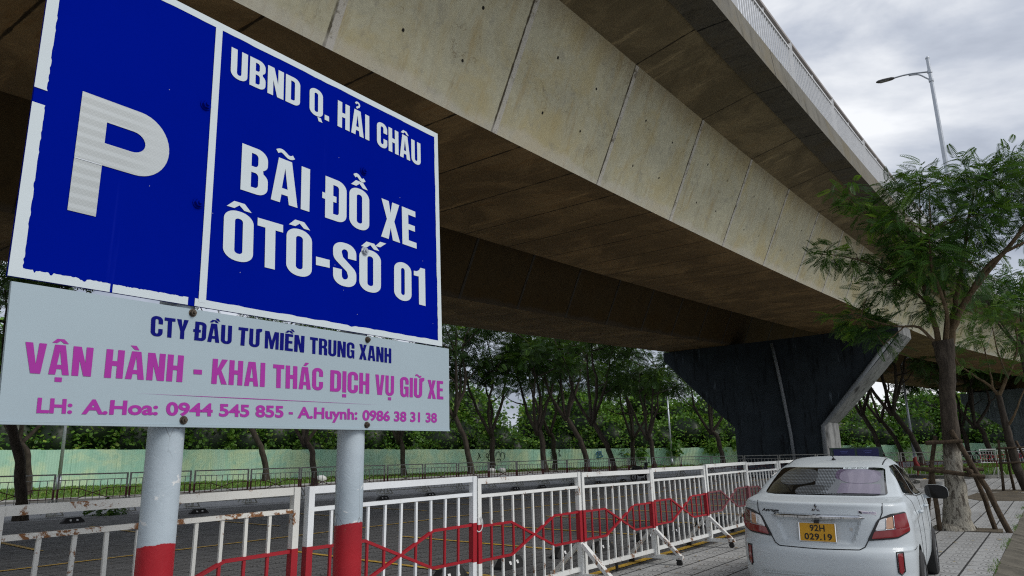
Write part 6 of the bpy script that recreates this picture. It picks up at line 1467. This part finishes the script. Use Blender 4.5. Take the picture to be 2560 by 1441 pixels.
# the pole stands on the deck edge of the viaduct
b = MB(); b.tube([(0, 0, -0.2), (0, 0, 12.3)], [0.145, 0.085], 14); b.tube([(0, 0, 12.3), (0, 0, 12.4)], [0.11, 0.07], 12); b.build('pole', M['galv'], lamp, True, 40)
b = MB(); b.tube(wig([(0, 0, 11.5), (-0.4, 0, 11.58), (-0.83, 0, 11.66), (-1.3, 0, 11.70), (-1.76, 0, 11.69)], 0, 5), 0.045, 8); b.tube(wig([(0, 0, 10.98), (-0.2, 0, 11.18), (-0.5, 0, 11.48), (-0.8, 0, 11.58), (-1.0, 0, 11.60)], 0, 5), 0.04, 8)
b.tube([(0, 0, 11.42), (0, 0, 11.58)], 0.12, 12); b.tube([(0, 0, 10.9), (0, 0, 11.04)], 0.125, 12); b.build('arm', M['galv'], lamp, True, 40)
b = MB(); ring = []
for x, w, t_ in ((-1.70, 0.07, 0.07), (-1.84, 0.15, 0.10), (-2.25, 0.17, 0.11), (-2.50, 0.15, 0.09), (-2.62, 0.05, 0.04)):
    zc = 11.69 - (x + 1.70) * 0.03; ring.append([Vector((x, w * math.copysign(abs(math.cos(a)) ** 0.6, math.cos(a)), zc + t_ * 0.6 * math.copysign(abs(math.sin(a)) ** 0.7, math.sin(a)))) for a in np.linspace(0, 2 * np.pi, 16, endpoint=False)])
vs = [p for r_ in ring for p in r_]; fs = [(i * 16 + k, i * 16 + (k + 1) % 16, (i + 1) * 16 + (k + 1) % 16, (i + 1) * 16 + k) for i in range(4) for k in range(16)] + [tuple(range(16)), tuple(64 + k for k in range(16))]
b.add(vs, fs); hd = b.build('lamp_head', plain('lamp_housing', (0.11, 0.11, 0.11), 0.5), lamp, True, 40)
b = MB(); b.box((-2.42, -0.11, 11.635), (-1.95, 0.11, 11.65)); b.build('lens', plain('lamp_lens', (0.3, 0.3, 0.28), 0.3), hd)
def far_post(x, y, h, r_, label):
    p = LW(x, y); o = empty('lamp_post', p, 0, label, 'lamp post'); b = MB(); b.tube([(0, 0, -0.1), (0, 0, h)], [r_, r_ * 0.6], 10); b.build('pole', M['galv'], o, True)
    b = MB(); b.tube([(0, 0, 0), (0, 0, 0.9)], [r_ * 1.35, r_ * 1.3], 10); b.build('base', M['galv'], o, True)
    b = MB(); b.tube(wig([(0, 0, h - 0.1), (0.3, -0.5, h + 0.5), (0.9, -1.6, h + 0.7)], 0, 4), 0.05, 7); b.build('arm', M['galv'], o, True)
    b = MB(); b.box((0.78, -2.2, h + 0.66), (1.02, -1.55, h + 0.78)); b.build('lamp_head', M['galv'], o)
far_post(22.3, 56.5, 9.0, 0.13, 'grey lamp post on the grass verge near the left edge of the picture')
far_post(88.8, 40.4, 9.0, 0.15, 'slim grey lamp post left of the slanting tree near the pier')
far_post(73.3, 10.2, 9.0, 0.13, 'slim grey lamp post beside the leaning tree left of the whitewashed trunk')
# two blue information boards on a green stand
ib = Vector((12.66, 27.2, 0)); stand = empty('information_stand', ib, -math.atan2(ib.x, ib.y) * 0.9, 'green stand with two dark blue notice boards seen above the car roof', 'notice board')
b = MB()
for x in (-0.86, 0.86): b.bar((x, 0, -0.05), (x, 0, 1.60), 0.06, 0.06, 0, (0, 1, 0))
b.box((-0.84, -0.02, 0.7), (0.84, 0.02, 1.60)); b.build('frame', plain('dark_green_paint', (0.03, 0.065, 0.05), 0.5), stand)
for x0 in (-0.76, 0.04):
    b = MB(); b.box((x0, -0.035, 0.85), (x0 + 0.72, -0.022, 1.55)); pn = b.build('panel', plain('navy_board', (0.006, 0.008, 0.09), 0.4), stand)
    b = MB()
    for z, w in ((1.46, 0.28), (1.40, 0.20), (1.25, 0.5), (1.19, 0.56), (1.13, 0.5), (1.07, 0.56)): b.box((x0 + 0.36 - w / 2, -0.040, z), (x0 + 0.36 + w / 2, -0.0355, z + 0.016))
    b.build('text_lines', plain('pale_blue_print', (0.10, 0.12, 0.40), 0.5), pn)
# parked motorbikes
def motorbike(loc, rz_, label, sc_=1.0):
    o = empty('motorbike', loc, rz_, label, 'motorbike', None); o.scale = (sc_,) * 3
    for x in (-0.62, 0.62):
        b = MB(); vs = []; fs = []
        for k in range(20):
            a = 2 * math.pi * k / 20
            for j in range(6): c = 2 * math.pi * j / 6; rr_ = 0.235 + 0.05 * math.cos(c); vs.append((x + rr_ * math.cos(a), 0.045 * math.sin(c), 0.285 + rr_ * math.sin(a)))
        for k in range(20):
            for j in range(6): fs.append((k * 6 + j, k * 6 + (j + 1) % 6, ((k + 1) % 20) * 6 + (j + 1) % 6, ((k + 1) % 20) * 6 + j))
        b.add(vs, fs)
        for k in range(6): a = math.pi * k / 3; b.bar((x, 0, 0.285), (x + 0.2 * math.cos(a), 0, 0.285 + 0.2 * math.sin(a)), 0.025, 0.025, 0, (0, 1, 0))
        b.build('wheel', M['tyre'], o)
    b = MB(); b.tube(wig([(0.45, 0, 0.95), (0.32, 0, 0.6), (0.05, 0, 0.42), (-0.35, 0, 0.5), (-0.75, 0, 0.72)], 0, 4), [0.06, 0.08, 0.09, 0.10, 0.10, 0.11, 0.12, 0.13, 0.13, 0.13, 0.13, 0.12, 0.11, 0.10, 0.09, 0.08, 0.05], 10); b.build('body', M['blackplastic'], o, True)
    b = MB(); b.tube(wig([(0.1, 0, 0.70), (-0.2, 0, 0.76), (-0.7, 0, 0.80)], 0, 4), [0.07, 0.11, 0.12, 0.13, 0.13, 0.12, 0.11, 0.09, 0.05], 10); b.build('seat', M['rubber'], o, True)
    b = MB(); b.bar((0.62, 0, 0.3), (0.44, 0, 1.0), 0.06, 0.06); b.bar((0.42, -0.32, 1.05), (0.42, 0.32, 1.05), 0.04, 0.04); b.bar((0.42, -0.25, 1.05), (0.45, -0.28, 1.28), 0.015, 0.015); b.bar((0.42, 0.25, 1.05), (0.45, 0.28, 1.28), 0.015, 0.015); b.box((0.44, -0.09, 0.88), (0.56, 0.09, 1.04)); b.build('handlebar', M['blackplastic'], o)
    return o
motorbike(LW(38.1, 19.3, 0.0), LOTROT - 0.25, 'black motorbike parked before the grey barriers under a slim tree')
for k in range(3): motorbike(LW(97.8 + 0.4 * k, 10.2 - 1.6 * k, 0.1), LOTROT + 0.9 + 0.3 * k, ('motorbike parked by the green fence, nearest the leaning tree', 'motorbike parked by the green fence, middle one of three', 'motorbike parked by the green fence, closest to the whitewashed trunk')[k])
# red and white barriers on the far road
for k in range(3):
    o = white_barrier(73.4 + 0.5 * k, 73.9 + 0.5 * k + 1.6, ('far red and white barrier by the second pier, leftmost of three', 'far red and white barrier by the second pier, middle of three', 'far red and white barrier by the second pier, rightmost of three')[k], 'white', 'red', seed=30 + k, y0=5.3 - 2.1 * k, y1=3.3 - 2.1 * k)
    o['group'] = 'far red and white barriers'
# rubble heap, bucket and a red cloth at the edge of the grass
rub = empty('rubble_heap', LW(33.6, 4.35, 0.0), 0, 'small heap of grey rubble on the sidewalk seen past the car mirror', 'rubble')
b = MB()
for k in range(26):
    c = Vector((random.gauss(0, 0.55), random.gauss(0, 0.3), 0)); s = random.uniform(0.10, 0.24); c.z = max(0.04, 0.20 - 0.22 * Vector((c.x, c.y * 1.5)).length) + s * 0.2
    vs = [c + Vector((random.uniform(0.6, 1) * s * sx_, random.uniform(0.6, 1) * s * sy_, random.uniform(0.4, 0.8) * s * sz_)) for sx_ in (-1, 1) for sy_ in (-1, 1) for sz_ in (-1, 1)]
    b.add(vs, [(0, 1, 3, 2), (4, 6, 7, 5), (0, 4, 5, 1), (2, 3, 7, 6), (0, 2, 6, 4), (1, 5, 7, 3)])
b.build('stones', M['pave'], rub)
bk = LW(31.2, 3.65, 0.0); b = MB(); b.tube([bk, bk + Vector((0, 0, 0.30)), bk + Vector((0, 0, 0.31))], [0.12, 0.15, 0.16], 16); tag(b.build('bucket', plain('pale_bucket', (0.5, 0.5, 0.48), 0.4), None, True, 40), 'pale plastic bucket standing beside the rubble heap', 'bucket')
b = MB(); c = LW(42.6, 5.9, 0.15); b.tube(wig([c, c + Vector((0.05, 0, 0.35)), c + Vector((-0.02, 0.02, 0.75)), c + Vector((0.05, 0, 0.95))], 0.01, 3), [0.02, 0.03, 0.05, 0.09, 0.13, 0.12, 0.10, 0.09, 0.05, 0.02], 10, jit=0.25); tag(b.build('red_cloth', plain('red_fabric', (0.16, 0.012, 0.012), 0.8), None, True), 'red cloth hanging on a stake at the edge of the grass island', 'cloth')
# weeds by the far barrier and white bags on the verge
for x, y, s, lb in ((11.3, 25.1, 0.55, 'low green weed growing at the foot of a grey barrier on the left'),):
    p = LW(x, y, 0.0); o = foliage('weed', [(p.x, p.y, 0.16, s), (p.x + 0.3, p.y + 0.2, 0.12, s * 0.7)], 160, 0.25, MT, M['leafbright'], None, 0.4, 0.1); tag(o, lb, 'weed')
for k, (x, y) in enumerate(((55.5, 44.0), (57.0, 43.9), (34.5, 43.2))):
    p = LW(x, y, 0.1); b = MB(); vs = []; n = 10
    ring = [[p + Vector((math.cos(a) * r_ * random.uniform(0.85, 1.15), math.sin(a) * r_ * random.uniform(0.85, 1.15), z)) for a in np.linspace(0, 2 * np.pi, n, endpoint=False)] for r_, z in ((0.30, 0.0), (0.42, 0.15), (0.36, 0.34), (0.15, 0.45))]
    vs = [q for r_ in ring for q in r_]; fs = [(i * n + j, i * n + (j + 1) % n, (i + 1) * n + (j + 1) % n, (i + 1) * n + j) for i in range(3) for j in range(n)] + [tuple(3 * n + j for j in range(n))]
    b.add(vs, fs); tag(b.build('rubbish_bag', plain('white_bag', (0.6, 0.6, 0.58), 0.5), None, True), ('white rubbish bag by the far kerb, left one of a close pair', 'white rubbish bag by the far kerb, right one of a close pair', 'white rubbish bag lying alone on the verge between the sign posts')[k], 'bag')

# fallen leaves and scraps on the paving
n = 2600; xy = np.stack([rng.uniform(-2, 46, n), np.where(rng.uniform(0, 1, n) < 0.55, rng.uniform(0.9, 5.2, n), rng.uniform(5.2, 21, n))], 1)
V = np.zeros((n, 4, 3)); a = rng.uniform(0, 2 * np.pi, n); l = rng.uniform(0.015, 0.045, n); w = l * rng.uniform(0.3, 0.6, n); d = np.stack([np.cos(a), np.sin(a)], 1); p_ = np.stack([-d[:, 1], d[:, 0]], 1)
for k, (i, j) in enumerate(((-1, 0), (0, -1), (1, 0), (0, 1))): V[:, k, :2] = xy + d * (l * i)[:, None] + p_ * (w * j)[:, None]; V[:, k, 2] = 0.014 + rng.uniform(0, 0.008, n)
def litter():
    t = NT('dry_leaf'); at = t.n('ShaderNodeAttribute'); at.attribute_name = 'rnd'; return t.fin(t.mix(at.outputs['Fac'], (0.10, 0.06, 0.025), (0.30, 0.24, 0.10)), 0.8)
o = np_mesh('fallen_leaves', V.reshape(-1, 3), np.arange(4 * n).reshape(n, 4), litter(), None, rng.uniform(0, 1, n)); o.rotation_euler = (0, 0, LOTROT)
tag(o, 'small dry leaves scattered over the paving', 'leaves', kind='stuff')
